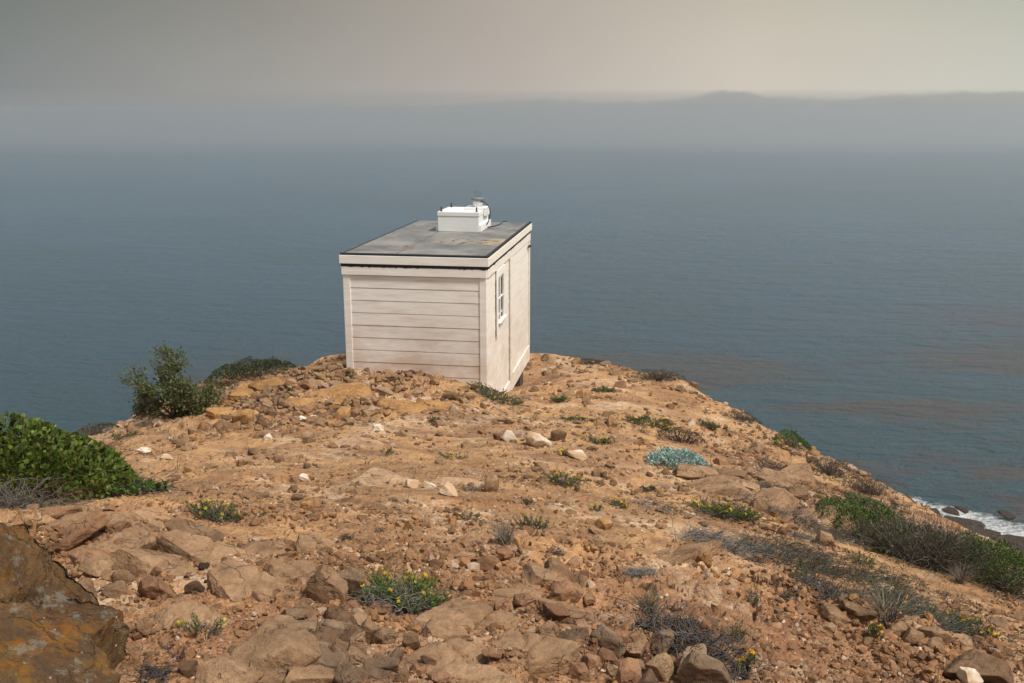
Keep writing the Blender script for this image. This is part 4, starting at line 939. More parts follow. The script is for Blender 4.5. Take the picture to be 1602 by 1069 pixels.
# rubble: everything smaller, one object
def rubble(n, seed, lo, hi, sub, protos, name, label, white=.05):
    S = sample_px(int(n*1.7), seed); H, ok = hit(S[:, 0], S[:, 1]); ok &= ~in_hut(H); cl = fbm2(H[:, 0]*1.1+3, H[:, 1]*1.1, 3, 90)+.35*fbm2(H[:, 0]*4, H[:, 1]*4, 2, 91)
    ok &= cl+np.random.default_rng(seed+9).normal(0, .22, len(cl)) > (-.05 if lo > 5 else -.35); S, H = S[ok], H[ok]; n = len(H)
    r = np.random.default_rng(seed+1); w = (lo+(hi-lo)*r.uniform(0, 1, n)**2.6)
    s = depth(H)/F_PX*w/2
    c = np.array([(1.0, .98, .92), (1.12, 1.0, .80), (1.0, .88, .80), (.85, .84, .84), (.74, .68, .62)])[r.integers(0, 5, n)]*r.uniform(.8, 1.15, n)[:, None]
    wh = r.uniform(0, 1, n) < white*(1+2.5*np.exp(-(((S[:, 0]-680)/170)**2+((S[:, 1]-700)/70)**2))); c[wh] = np.array([1.65, 1.85, 2.2])*r.uniform(.8, 1.05, (wh.sum(), 1))
    near = (S[:, 1] > 800)[:, None]; c = np.where(near & ~wh[:, None], c*np.array([1.0, .92, .86]), c)
    Vs, Fs, Cs = [], [], []; off = 0
    which = r.integers(0, protos, n)
    for k in range(protos):
        v, f = rock_shape(500+k+seed, sub, .03); v = v/np.abs(v).max(0); m = which == k
        if not m.any(): continue
        M = rand_rot(m.sum(), r)@np.stack([np.diag((1, q, e)) for q, e in zip(r.uniform(.6, 1, m.sum()), r.uniform(.35, .75, m.sum()))])
        # keep stones lying flat-ish: random yaw with small tilt
        tl = np.array([np.array(Matrix.Rotation(a, 3, 'X') @ Matrix.Rotation(b, 3, 'Y')) for a, b in r.normal(0, .35, (m.sum(), 2))])
        M = rotz(r.uniform(0, 6.28, m.sum()))@tl@np.stack([np.diag((1, q, e)) for q, e in zip(r.uniform(.6, 1, m.sum()), r.uniform(.35, .8, m.sum()))])
        M = M*s[m][:, None, None]; P_ = H[m]+np.array([0, 0, 1])*(s[m]*r.uniform(-.2, .25, m.sum()))[:, None]
        V, F_, C = inst(v, f, M, P_, c[m]); Vs.append(V); Fs.append(F_+off); Cs.append(C); off += len(V)
    me = mesh_np(name, np.vstack(Vs), np.vstack(Fs), ROCKA, False, np.vstack(Cs))
    o = add_obj(name, me); tag(o, kind='stuff'); return o
rubble(6000, 21, 8, 25, 3, 10, 'rubble', None, .04)
rubble(26000, 22, 2.5, 10, 2, 12, 'gravel', None, .10)

# ------------------------------------------------------------------ shore rocks and shelf
SHORE = rock_mat('wet_shore_rock', [(.035, .028, .022), (.075, .055, .04), (.13, .10, .07)], bumpd=.15)
def sea_pt(px, py, z=SEA_Z):
    d = ray(px, py); return d*(z/d[2])
def shore_rock(px, py, w, hgt, dpt, seed, label, rz=0):
    p = sea_pt(px, py); s = (p[1]*cp-p[2]*sp)/F_PX; v, f = rock_shape(seed, 5, .10); v = v/np.abs(v).max(0)*np.array([w*s/2, dpt/2, hgt/2*.42])
    v = v@np.array(Matrix.Rotation(rz, 3, 'Z')).T
    o = add_obj('shore_rock', mesh_np('shore_rock', v, f, SHORE, True)); o.location = (p[0], p[1], SEA_Z+hgt*.05)
    o.color = (1, 1, 1, 1); tag(o, label, 'rock', None); return o
shore_rock(1458, 806, 40, 2.0, 3, 41, 'dark wave washed rock at the left end of the shore below the cliff', -.3)
shore_rock(1488, 800, 26, 1.5, 3, 42, 'small dark rock in the surf right of the leftmost shore rock')
shore_rock(1507, 799, 18, 1.2, 2.5, 43, 'smallest dark rock awash in the middle of the surf')
shore_rock(1500, 820, 100, 2.4, 3.5, 44, 'long flat dark rock shelf jutting into the surf', -.45)
shore_rock(1500, 836, 120, 3.0, 7, 45, 'broad brown rock platform behind the long dark shelf', -.5)
shore_rock(1575, 806, 20, 1.0, 3, 46, 'lone rock off the shore ringed with foam')
shore_rock(1575, 848, 50, 1.8, 3.5, 47, 'jagged dark rock below the shelf near the right edge of the photo', -.3)
shore_rock(1615, 856, 60, 2.0, 7, 48, 'dark rock at the right edge of the photo by the surf')
shore_rock(1425, 818, 60, 2.6, 5, 49, 'brown rock at the foot of the cliff behind the slope edge', -.4)

# ------------------------------------------------------------------ plants
def leaf_mat(name, rough=.5, trans=.25):
    m = NT(name); a = m.attr('tint'); n = m.noise(m.coord('Object'), 40, 2, .5)
    col = m.mix(m.rng(n, .3, .7), m.mix(1, a, (.8, .8, .8), 'MULTIPLY'), a)
    m.done(col, rough, None, .35)
    t = m.n('ShaderNodeBsdfTranslucent'); m.l(a, t.inputs[0]); mixn = m.n('ShaderNodeMixShader'); mixn.inputs[0].default_value = trans
    m.l(m.b.outputs[0], mixn.inputs[1]); m.l(t.outputs[0], mixn.inputs[2]); m.l(mixn.outputs[0], m.out.inputs[0]); return m.m
LEAF = leaf_mat('leaf'); STEM = leaf_mat('twig', .85, 0.0)
FLOW = leaf_mat('petal', .6, .2)
def leaf_tpl(kind):
    if kind == 'round':
        t = np.linspace(0, 2*np.pi, 8, endpoint=False); v = np.stack([.42*np.sin(t), .5-.5*np.cos(t), .10*np.abs(np.sin(t))], 1)
        v = np.vstack([v, [[0, .5, 0]]]); f = np.array([[k, (k+1) % 8, 8] for k in range(8)]); return v, f
    if kind == 'oval':
        v = np.array([(0, 0, 0), (.22, .35, .06), (.18, .72, .05), (0, 1, 0), (-.18, .72, .05), (-.22, .35, .06), (0, .5, 0)], float); return v, np.array([[k, (k+1) % 6, 6] for k in range(6)])
    if kind == 'fat':   # succulent finger leaf
        v = np.array([(0, 0, 0), (.13, .5, 0), (0, 1, 0), (-.13, .5, 0), (0, .5, .12), (0, .5, -.10)], float)
        return v, np.array([[0, 1, 4], [1, 2, 4], [2, 3, 4], [3, 0, 4], [1, 0, 5], [2, 1, 5], [3, 2, 5], [0, 3, 5]])
    if kind == 'flower':
        v = [(0, 0, 0)]; f = []
        for k in range(6):
            t = k*math.pi/3; v += [(.5*math.cos(t-.4), .5*math.sin(t-.4), .12), (.55*math.cos(t), .55*math.sin(t), .16), (.5*math.cos(t+.4), .5*math.sin(t+.4), .12)]
            b_ = 1+3*k; f += [(0, b_, b_+1), (0, b_+1, b_+2)]
        return np.array(v, float), np.array(f)
LT = {k: leaf_tpl(k) for k in ('round', 'oval', 'fat', 'flower')}
class Geo:
    def __init__(s): s.V = []; s.F = []; s.C = []; s.n = 0
    def add(s, V, F_, C): s.V.append(V); s.F.append(F_+s.n); s.C.append(C); s.n += len(V)
    def leaves(s, kind, pos, dirs, size, cols, r):
        M = frame(dirs, r)*size[:, None, None]; V, F_, C = inst(*LT[kind], M, pos, cols); s.add(V, F_, C)
    def tube(s, pts, r0, r1, col, seg=4):
        pts = np.asarray(pts, float); n = len(pts); d = np.gradient(pts, axis=0); d /= np.linalg.norm(d, axis=1)[:, None]+1e-9
        a = np.cross(d, [.3, .2, .93]); a /= np.linalg.norm(a, axis=1)[:, None]+1e-9; b = np.cross(d, a); t = np.linspace(0, 2*np.pi, seg, endpoint=False)
        rad_ = np.linspace(r0, r1, n)[:, None, None]
        V = pts[:, None]+rad_*(a[:, None]*np.cos(t)[None, :, None]+b[:, None]*np.sin(t)[None, :, None]); V = V.reshape(-1, 3)
        i = np.arange(n-1)[:, None]*seg; k = np.arange(seg)[None]; A = (i+k).ravel(); B = (i+(k+1) % seg).ravel()
        q = np.concatenate([np.stack([A, B, B+seg], 1), np.stack([A, B+seg, A+seg], 1)]); s.add(V, q, np.tile(col, (len(V), 1)))
    def build(s, name, mat, parent, smooth=False):
        if not s.V: return None
        return add_obj(name, mesh_np(name, np.vstack(s.V), np.vstack(s.F), mat, smooth, np.vstack(s.C)), parent)
def wiggle(p0, d, L, n, amp, r, droop=0, up=0):
    p = [np.array(p0, float)]; d = np.array(d, float)/np.linalg.norm(d)
    for i in range(n):
        d = d+r.normal(0, amp, 3); d[2] += up-droop; d /= np.linalg.norm(d); p.append(p[-1]+d*L/n)
    return np.array(p)
def tone(r, n, base, var=.25, alt=None, palt=0):
    c = np.array(base)[None]*(1+r.normal(0, var, (n, 1)))*(1+r.normal(0, .08, (n, 3)))
    if alt is not None: k = r.uniform(0, 1, n) < palt; c[k] = np.array(alt)*(1+r.normal(0, var*.6, (k.sum(), 1)))
    return np.clip(c, .004, 1)
def base_of(px, py):
    p = G1(px, py); return p, mpp(p)
GREEN, DKG, YG, GREYT = (.055, .10, .022), (.030, .052, .018), (.12, .19, .03), (.16, .135, .115)
def gz(x, y, root): return ground_z(root[0]+x, root[1]+y)-root[2]

def dome_bush(name, root, rx, ry, h, nleaf, lsize, kind, col, seed, label, cat='bush', skew=(0, 0), alt=None, palt=.1, ntwig=60, group=None, twigcol=GREYT, tw=1.0, lump=.25, var=.3):
    """mounded bush following the ground: leaves spread through a shell of lumpy height"""
    r = np.random.default_rng(seed); o = empty(name, root); tag(o, label, cat, group)
    def top(x, y):
        e = np.clip(1-(x/rx)**2-(y/ry)**2, 0, 1); return h*e**.55*(1+lump*fbm2((x+seed)/(rx*.38), y/(rx*.38), 3, seed % 50)+skew[0]*x/rx+skew[1]*y/ry)
    a = r.uniform(0, 2*np.pi, nleaf); q = np.sqrt(r.uniform(0, 1, nleaf))*(1+.07*np.sin(a*5+seed)+.05*np.sin(a*9))
    x, y = q*rx*np.cos(a), q*ry*np.sin(a); t = np.maximum(top(x*.98, y*.98), .01)
    frac = 1-np.abs(r.normal(0, .16, nleaf)); frac = np.where(r.uniform(size=nleaf) < .25, r.uniform(.15, 1, nleaf), frac)
    z = gz(x, y, root)+t*np.clip(frac, .05, 1.08)
    # gaps
    gap = fbm2((x+seed)/(rx*.17), y/(rx*.17), 3, 55); keep = gap > -.55+.0*x
    x, y, z = x[keep], y[keep], z[keep]; n = len(x)
    nrm = np.stack([x/rx*1.0, y/ry*1.0, np.full(n, .9)], 1)+r.normal(0, .5, (n, 3))
    g = Geo(); cc = tone(r, n, col, var, alt, palt); clump = 1+.28*fbm2((x+seed)/(rx*.12), y/(rx*.12), 2, 57); cc *= clump[:, None]
    g.leaves(kind, np.stack([x, y, z], 1), nrm, lsize*r.uniform(.6, 1.25, n), np.clip(cc, .004, 1), r); g.build('foliage', LEAF, o)
    g = Geo()
    for k in range(ntwig):
        aa = r.uniform(0, 2*np.pi); qq = r.uniform(.1, .9); bx, by = qq*rx*math.cos(aa), qq*ry*math.sin(aa)
        bz_ = gz(bx*.5, by*.5, root)[0]; d = np.array([bx*.6, by*.6, max(h, .02)*r.uniform(.6, 1.2)]); L = np.linalg.norm(d)*r.uniform(.8, 1.2)*tw
        pts = wiggle((bx*.5, by*.5, bz_), d, L, 7, .22, r); w = max(lsize*.10, .0016); g.tube(pts, w*1.6, w*.5, np.array(twigcol)*r.uniform(.5, 1.3))
    g.build('twigs', STEM, o)
    return o
def twig_mat(name, root, rx, ry, h, n, col, seed, label, thick=.0022, cat='dry twigs', group=None, ang=None, L=None, leafy=0, tag_it=True):
    r = np.random.default_rng(seed); o = empty(name, root); tag(o, label, cat, group); g = Geo()
    for k in range(n):
        a = r.uniform(0, 2*np.pi); q = np.sqrt(r.uniform(0, 1)); x, y = q*rx*math.cos(a), q*ry*math.sin(a); z = gz(x, y, root)[0]+r.uniform(0, h*.5)
        th = r.uniform(0, 2*np.pi) if ang is None else ang+r.normal(0, .6); d = np.array([math.cos(th), math.sin(th), r.uniform(-.1, .9)*min(1, h/rx*3)])
        pts = wiggle((x, y, z), d, (L or rx*.6)*r.uniform(.4, 1.2), 7, .35, r, .06); gzz = gz(pts[:, 0], pts[:, 1], root); pts[:, 2] = np.maximum(pts[:, 2], gzz+thick)
        pts[:, 2] = np.minimum(pts[:, 2], gzz+h*1.25+.01); g.tube(pts, thick*r.uniform(.7, 1.5), thick*.4, np.array(col)*r.uniform(.45, 1.4))
    g.build('twigs', STEM, o)
    return o, r
def sprawl(name, root, rx, ry, h, nst, seed, label, leafcol=GREEN, flowers=0, lsize=.012, rot=0, cat='plant', group=None, kind='fat', twigs=20, twigcol=GREYT, fcol=(.75, .36, .02), alt=YG, palt=.3, thick=.0018, bare=.45):
    """creeping succulent: stems radiating over the ground with rosettes at the ends, some flowering"""
    r = np.random.default_rng(seed); o = empty(name, root); tag(o, label, cat, group); gl, gt, gf = Geo(), Geo(), Geo(); LP, LD = [], []
    c_, s_ = math.cos(rot), math.sin(rot); fp = []
    for k in range(nst):
        a = r.uniform(0, 2*np.pi); q = r.uniform(.05, .75); x, y = q*rx*math.cos(a), q*ry*math.sin(a); x, y = x*c_-y*s_, x*s_+y*c_
        th = a+rot+r.normal(0, .8); L = r.uniform(.25, .6)*max(rx, ry)
        pts = wiggle((x, y, 0), (math.cos(th), math.sin(th), .3), L, 8, .22, r)
        gg = gz(pts[:, 0], pts[:, 1], root); lift = np.linspace(.1, 1, 9)*h*r.uniform(.3, 1.0)*(1-.5*q); pts[:, 2] = gg+lift+thick
        gt.tube(pts, thick*1.3, thick*.6, np.array(twigcol)*r.uniform(.5, 1.2))
        m = int(np.clip(L/lsize*2.2, 10, 70)); t = r.uniform(bare, 1, m); idx = t*8; i0 = np.minimum(idx.astype(int), 7); fr_ = (idx-i0)[:, None]; pp = pts[i0]*(1-fr_)+pts[i0+1]*fr_
        dd = r.normal(0, 1, (m, 3)); dd[:, 2] = np.abs(dd[:, 2])+.5; LP.append(pp); LD.append(dd)
        if r.uniform() < flowers*.4: fp.append(pts[-1]+np.array([0, 0, lsize*.6]))
    LP, LD = np.vstack(LP), np.vstack(LD); n = len(LP); gl.leaves(kind, LP, LD, lsize*r.uniform(.7, 1.35, n), tone(r, n, leafcol, .25, alt, palt), r); gl.build('foliage', LEAF, o)
    for k in range(twigs):
        a = r.uniform(0, 2*np.pi); q = r.uniform(0, .8); x, y = q*rx*math.cos(a), q*ry*math.sin(a); x, y = x*c_-y*s_, x*s_+y*c_
        pts = wiggle((x, y, gz(x, y, root)[0]+h*.2), r.normal(0, 1, 3)*np.array([1, 1, .3]), rx*r.uniform(.3, .7), 7, .35, r, .03); gg = gz(pts[:, 0], pts[:, 1], root); pts[:, 2] = np.clip(pts[:, 2], gg+thick, gg+h*.8+.01)
        gt.tube(pts, thick, thick*.5, np.array(twigcol)*r.uniform(.4, 1.3))
    gt.build('stems', STEM, o)
    if fp:
        fp = np.array(fp)[:100]
        for c0 in fp:
            q = c0+r.normal(0, lsize*.45, (4, 3)); dd = r.normal(0, .5, (4, 3)); dd[:, 1] -= .3; gf = Geo()
            gf.leaves('flower', q, dd, np.full(4, lsize*1.1)*r.uniform(.7, 1.2, 4), tone(r, 4, fcol, .15, (.62, .50, .03), .45), r); gf.build('flower', FLOW, o)
    return o
def grass_tuft(root, w, h, n, seed, label, col=(.30, .24, .17), group=None):
    r = np.random.default_rng(seed); o = empty('grass_tuft', root); tag(o, label, 'grass tuft', group); g = Geo()
    for k in range(n):
        a = r.uniform(0, 2*np.pi); d = np.array([math.cos(a)*r.uniform(0, .9), math.sin(a)*r.uniform(0, .9), 1]); b_ = r.normal(0, w*.12, 2)
        pts = wiggle((b_[0], b_[1], gz(b_[0], b_[1], root)[0]), d, h*r.uniform(.5, 1.1), 6, .09, r, .08); g.tube(pts, h*.010+.0006, .0004, np.array(col)*r.uniform(.5, 1.4)*(1+r.normal(0, .06, 3)), 3)
    g.build('blades', STEM, o); return o

# --- the big round-leaved bush on the left
p, s = base_of(95, 795)
rb_ = np.array([-4.08, 6.7, 0.]); rb_[2] = ground_z(rb_[0], rb_[1])[0]
bush = dome_bush('bush', rb_, 1.24, .95, .60, 25000, .034, 'round', (.108, .150, .026), 77, 'broad dark green bush with round leathery leaves filling the left edge', 'bush', (-.2, .0), (.17, .15, .035), .12, 260, lump=.30, var=.38, tw=.68)
# --- tall grey green shrub
def tall_shrub(root, w, h, seed, label):
    r = np.random.default_rng(seed); o = empty('shrub', root); tag(o, label, 'shrub'); gt, gl = Geo(), Geo(); tips = []
    def br(p0, d, L, w_, lev):
        pts = wiggle(p0, d, L, 6, .14, r, 0, .03); gt.tube(pts, w_, w_*.6, np.array((.11, .085, .065))*r.uniform(.7, 1.2), 5)
        if lev == 0: tips.append(pts[-1]); tips.append(pts[4]); tips.append(pts[2]); return
        for k in range(4 if lev > 1 else 5):
            t = r.integers(2, 7); dd = (pts[-1]-pts[0])/L+r.normal(0, .55, 3); dd[2] = dd[2]*.6+.28; dd[0] *= .85; br(pts[t], dd, L*r.uniform(.5, .72), w_*.6, lev-1)
    for k in range(8):
        a = r.uniform(0, 2*np.pi); br((r.normal(0, .05), r.normal(0, .05), -.02), (math.cos(a)*(.55 if k < 4 else 1.0)-.08, math.sin(a)*.5, .9 if k < 4 else .35), h*(.62 if k < 4 else .42)*r.uniform(.8, 1.15), .016, 3)
    tips = np.array(tips); T = tips[r.integers(0, len(tips), 8500)]; pos = T+r.normal(0, .030, (8500, 3)); dd = (pos-T)+np.array([0, 0, .02]); n = len(pos)
    cc = tone(r, n, (.115, .145, .050), .28, (.15, .12, .045), .12)*(1+.35*fbm3(pos*7, 2, 81))[:, None]
    gl.leaves('oval', pos, dd, .040*r.uniform(.6, 1.3, n), np.clip(cc, .004, 1), r); gt.build('branches', STEM, o); gl.build('foliage', LEAF, o); return o
p, s = base_of(276, 652)
tall_shrub(p, 1.1, .76, 5, 'tall grey green shrub rising against the sea at the left of the mound')
# --- low dark shrub on the crest
p, s = base_of(385, 598); dome_bush('shrub', p+np.array([0, .25, 0]), 72*s, .45, .25, 6500, .026, 'oval', (.042, .060, .016), 6, 'low dark green shrub along the crest right of the tall grey green shrub', 'shrub', (-.35, 0), (.12, .12, .03), .15, 90)
p, s = base_of(322, 615); twig_mat('dry_brush', p+np.array([0, .2, .0]), .28, .25, .30, 130, (.13, .10, .085), 9, 'dead grey twigs between the tall shrub and the low dark shrub', .003, 'dry brush')
# --- edge plants on the left
p, s = base_of(150, 680); dome_bush('shrub', p, 36*s, .25, .14, 900, .022, 'oval', (.060, .050, .026), 12, 'small dark dry shrub at the cliff edge above the big bush', 'shrub', alt=(.10, .09, .03), palt=.2, ntwig=90)
p, s = base_of(232, 650); dome_bush('shrub', p, 22*s, .2, .13, 600, .022, 'oval', (.055, .047, .03), 13, 'little dark brown shrub at the cliff edge left of the tall shrub', 'shrub', ntwig=60)
p, s = base_of(192, 686); sprawl('ground_plant', p, 32*s, .22, .07, 40, 14, 'flat green sprig on bare ground between the big bush and the tall shrub', (.06, .075, .025), .15, .018)
# --- dry scrub lower left of the big bush
p, s = base_of(25, 797); twig_mat('dry_brush', p+np.array([-.1, 0, 0]), .42, .22, .16, 260, (.11, .095, .08), 15, 'grey dead brush at the foot of the big green bush on the left edge', .0028, 'dry brush', L=.3)
p, s = base_of(78, 782); grass_tuft(p, .2, .34, 150, 16, 'dry grass tuft in front of the big green bush', (.20, .17, .13))
p, s = base_of(225, 770); twig_mat('dry_brush', p, .26, .2, .2, 50, (.10, .08, .07), 17, 'bare dark twigs poking out of the right end of the big green bush', .0024, 'dry brush', ang=-.3, L=.2)
p, s = base_of(205, 772); sprawl('ground_plant', p, .30, .12, .06, 50, 18, 'bright green ground plant under the right end of the big green bush', (.07, .13, .025), .0, .03, kind='round')
p, s = base_of(70, 795); sprawl('ground_plant', p+np.array([0, -.1, 0]), .3, .06, .05, 16, 19, 'thin green creeper with small yellow flowers on the rocks at the left edge', (.08, .13, .03), .4, .014)
# --- twiggy cushion
p, s = base_of(338, 815); sprawl('cushion_plant', p, 46*s, .17, .10, 85, 20, 'dark twiggy cushion plant with green tips and yellow dots in the left foreground', (.07, .13, .02), .25, .014, twigs=150, twigcol=(.10, .085, .075), thick=.0022, fcol=(.6, .5, .04))
# --- small foreground plant left
p, s = base_of(322, 992); sprawl('ground_plant', p, 40*s, .08, .09, 22, 23, 'small sparse plant with one yellow flower beside the lichened boulder', (.06, .13, .02), .15, .010, twigs=40, twigcol=(.12, .10, .085), thick=.0012, fcol=(.6, .6, .03))
p, s = base_of(242, 1062); twig_mat('dry_brush', p, 24*s, .05, .04, 90, (.06, .055, .06), 24, 'dark dead tangle near the bottom edge right of the lichened boulder', .0012, 'dry brush', L=.07)
p, s = base_of(270, 1028); sprawl('ground_plant', p, 20*s, .03, .02, 30, 25, 'tiny reddish sprig among small stones near the bottom left', (.16, .03, .02), 0, .005, twigs=6, alt=(.22, .06, .03))
# --- main foreground plant
p, s = base_of(628, 958)
mp = sprawl('flowering_plant', p+np.array([0, .06, 0]), 74*s, .13, .15, 230, 31, 'foreground plant with yellow flowers and bright green leaves over a tangle of grey roots', (.14, .29, .03), .18, .0125, twigs=0, twigcol=(.10, .085, .075), thick=.0014, fcol=(.80, .40, .02), bare=.2)
r = np.random.default_rng(32); g = Geo()
for k in range(240):
    x, y = r.normal(0, .08), r.normal(-.05, .045); x -= .02; z0 = gz(x, y, mp.location)[0]
    pts = wiggle((x, y, z0+r.uniform(.0, .06)), (r.normal(), r.normal()*.6, r.normal()*.3), r.uniform(.06, .18), 8, .45, r, .02); gg = gz(pts[:, 0], pts[:, 1], mp.location); pts[:, 2] = np.clip(pts[:, 2], gg+.001, gg+.085)
    g.tube(pts, r.uniform(.0012, .003), .0008, np.array((.22, .195, .18))*r.uniform(.25, 1.3))
for (ex, ey) in ((.20, .12), (.24, .20), (.30, .26), (-.05, .2), (.16, -.14), (.30, -.30)):
    pts = wiggle((0, -.02, .03), (ex, ey, .12 if ey > 0 else -.05), math.hypot(ex, ey)*1.1, 12, .12, r, .0); gg = gz(pts[:, 0], pts[:, 1], mp.location); pts[:, 2] = np.maximum(pts[:, 2], gg+.003); g.tube(pts, .0028, .001, np.array((.12, .095, .08)))
g.build('roots', STEM, mp)
# --- plant at the near corner of the hut
p, s = base_of(775, 628); sprawl('ground_plant', p+np.array([0, .15, 0]), 52*s, .16, .12, 130, 33, 'dark green plant with yellow specks at the near right corner of the hut', (.045, .075, .018), .15, .020, rot=-.5, twigs=40, thick=.0025, fcol=(.5, .4, .03))
# --- silvery bush
p, s = base_of(1066, 736)
sb = dome_bush('silver_bush', p+np.array([0, .22, 0]), 50*s, .30, .16, 6500, .026, 'oval', (.34, .47, .43), 34, 'silvery blue green cushion bush on the open slope right of the hut', 'bush', (.0, .1), (.62, .74, .70), .3, 30, twigcol=(.2, .22, .18), lump=.3)
# --- scattered greenery, each with its own place
sp_list = [
 (875,630,34,.10,'bright green tuft on the slope right of the hut door',(.07,.13,.02),.1,60,41),
 (945,612,40,.08,'flat green mat high on the slope near the far cliff edge',(.08,.11,.03),.0,55,42),
 (680,662,22,.08,'small grey green sprig on the mound in front of the hut',(.05,.07,.03),0,26,43),
 (605,712,30,.10,'sparse stalky plant in the middle of the slope left of centre',(.06,.09,.03),0,20,44),
 (712,718,60,.07,'creeping stem with yellow flower tips in the middle of the slope',(.09,.12,.03),.4,22,45),
 (455,612,18,.08,'small dark sprig on the upper left of the mound',(.04,.05,.02),0,22,46),
 (548,592,26,.08,'dark sprig at the foot of the hut left corner',(.035,.05,.02),0,26,47),
 (895,715,56,.07,'green mat with yellow flowers beside the bright white topped rock',(.07,.10,.02),.35,60,48),
 (938,694,56,.07,'flat green and yellow mat right of the white topped rock',(.07,.09,.02),.35,60,49),
 (1020,666,90,.08,'long band of green and yellow mat above the silvery bush',(.06,.08,.02),.45,110,50),
 (905,658,60,.05,'thin line of yellow green growth across the slope below the far edge',(.08,.09,.03),.3,50,51),
 (880,760,84,.11,'yellowish green straggling plant in the middle right of the slope',(.09,.13,.03),.2,110,52),
 (968,792,40,.06,'small mat of yellow flowers left of the yellow flowering band',(.10,.14,.02),.6,50,53),
 (832,826,60,.12,'green topped dark plant right of centre',(.08,.15,.02),.1,70,54),
 (735,815,46,.06,'thin green and brown sprig near the centre of the photo',(.07,.12,.02),.0,26,55),
 (1015,770,30,.07,'small dark green sprig left of the flat slabs below the silvery bush',(.045,.055,.02),0,40,56),
 (824,790,22,.06,'tiny dark sprig above the green topped dark plant',(.05,.05,.02),0,24,57),
 (1115,672,56,.14,'dark green clump right of the long green and yellow band',(.035,.055,.016),.0,90,58),
 (1180,948,34,.08,'pale green sprig on gravel in the lower right',(.09,.13,.03),.0,30,59),
 (1365,1000,40,.07,'green plant with yellow flower right below the tall pale grass tuft',(.08,.13,.02),.3,40,60),
 (1165,1060,24,.06,'bright green plant at the lower end of the twig pile',(.09,.15,.02),.4,36,61),
 (1350,790,70,.12,'dark green low growth at the cliff edge above the large right shrub',(.04,.06,.02),.0,110,62),
 (935,800,26,.05,'little green mat above the upright golden block',(.09,.13,.02),.2,24,63),
 (410,812,18,.05,'tiny yellow green sprig right of the twiggy cushion plant',(.09,.13,.02),.2,14,64),
]
for (px, py, w, h, lab, col, fl, nst, sd) in sp_list:
    p, s = base_of(px, py); ls = max(.010, s*2.6)
    sprawl('ground_plant', p, w*s/2, max(w*s/5, .05), h, nst, sd, lab, col, fl, ls, rot=-.25 if px > 850 else 0, twigs=nst//2, thick=max(.0016, s*.28))
# dark clump, upright green bush at the edge, edge brush
p, s = base_of(1066, 692); dome_bush('shrub', p, 40*s, .2, .17, 1100, .020, 'oval', (.035, .034, .02), 65, 'blackish twiggy clump just above the silvery bush', 'shrub', alt=(.08, .10, .02), palt=.12, ntwig=90, twigcol=(.08, .06, .055))
p, s = base_of(1243, 704); dome_bush('shrub', p+np.array([0, .1, 0]), 30*s, .25, .24, 1500, .028, 'oval', (.075, .14, .022), 66, 'bright green shrub growing on the right cliff edge', 'shrub', (-.5, 0), ntwig=30)
for (px, py, w, h, lab, sd) in ((1030,596,90,.16,'dark brush mat on the far right skyline of the slope',67),(1165,662,60,.10,'thin dark brush at the cliff edge above the bright green shrub',68),(1300,745,80,.22,'brown dry brush at the cliff edge below the bright green shrub',69),(1360,775,80,.20,'brown dry brush at the cliff edge above the surf',70),(1215,742,70,.12,'brown dry brush band on the slope below the cliff edge shrub',71),(925,570,60,.06,'thin dark growth on the skyline right of the hut',72)):
    p, s = base_of(px, py); dome_bush('dry_brush', p+np.array([0, .05, 0]), w*s/2, .25, h, int(w*9), max(.016, s*2.2), 'oval', (.060, .048, .030), sd, lab, 'dry brush', alt=(.06, .08, .025), palt=.25, ntwig=int(w*2.2), twigcol=(.14, .11, .095), lump=.4)
# yellow flowering band with grey twigs
p, s = base_of(1140, 815); sprawl('flowering_plant', p+np.array([0, .12, 0]), 62*s, .13, .13, 190, 73, 'yellow flowering mat above grey dead twigs on the right slope', (.085, .14, .018), .3, .017, rot=-.55, twigs=30, fcol=(.7, .5, .03), thick=.002)
p, s = base_of(1125, 850); twig_mat('dry_brush', p, 66*s, .26, .06, 300, (.19, .17, .155), 74, 'pale grey dead twigs under the yellow flowering mat', .0021, 'dry brush', L=.22, ang=-.5)
p, s = base_of(1050, 800); twig_mat('dry_brush', p, 60*s, .16, .04, 110, (.15, .14, .12), 75, 'grey dry mat below left of the silvery bush', .002, 'dry brush', L=.16)
# dry scrub bands on the right
for (px, py, w, dd_, h, n, lab, sd, cc) in ((1200,790,120,.3,.07,260,'grey dead scrub below the long sloping slab on the right',76,(.15,.13,.115)),(1225,872,140,.35,.08,380,'dark grey scrub band across the lower right slope',77,(.085,.078,.065)),(1330,905,170,.35,.09,430,'dark brown scrub around the flat pale rock',78,(.08,.07,.05)),(1430,960,150,.25,.08,330,'grey scrub right of the tall pale grass tuft',79,(.11,.105,.085)),(1300,840,110,.3,.07,220,'pale dead scrub left of the large right shrub',80,(.13,.115,.10)),(1290,935,110,.2,.07,300,'dark scrub below the flat pale rock',81,(.12,.10,.09)),(1190,765,70,.15,.06,160,'dark twigs among the right hand slab pile',82,(.13,.11,.10))):
    p, s = base_of(px, py); o, r = twig_mat('dry_brush', p, w*s/2, dd_, h, n, cc, sd, lab, max(.0019, s*.3), 'dry brush', ang=-.5, L=.2)
    g = Geo(); m = n*6; a = r.uniform(0, 6.28, m); q = np.sqrt(r.uniform(0, 1, m)); x, y = q*w*s/2*np.cos(a), q*dd_*np.sin(a); k = fbm2(x*6+sd, y*6, 2, 3) > .0; x, y = x[k], y[k]
    z = gz(x, y, p)+r.uniform(0, h, len(x)); g.leaves('oval', np.stack([x, y, z], 1), r.normal(0, 1, (len(x), 3))+np.array([0, 0, .6]), np.full(len(x), max(.011, s*2.2))*r.uniform(.5, 1.2, len(x)), tone(r, len(x), (.085, .105, .035), .4, (.13, .15, .11), .2), r); g.build('dead_leaves', LEAF, o)
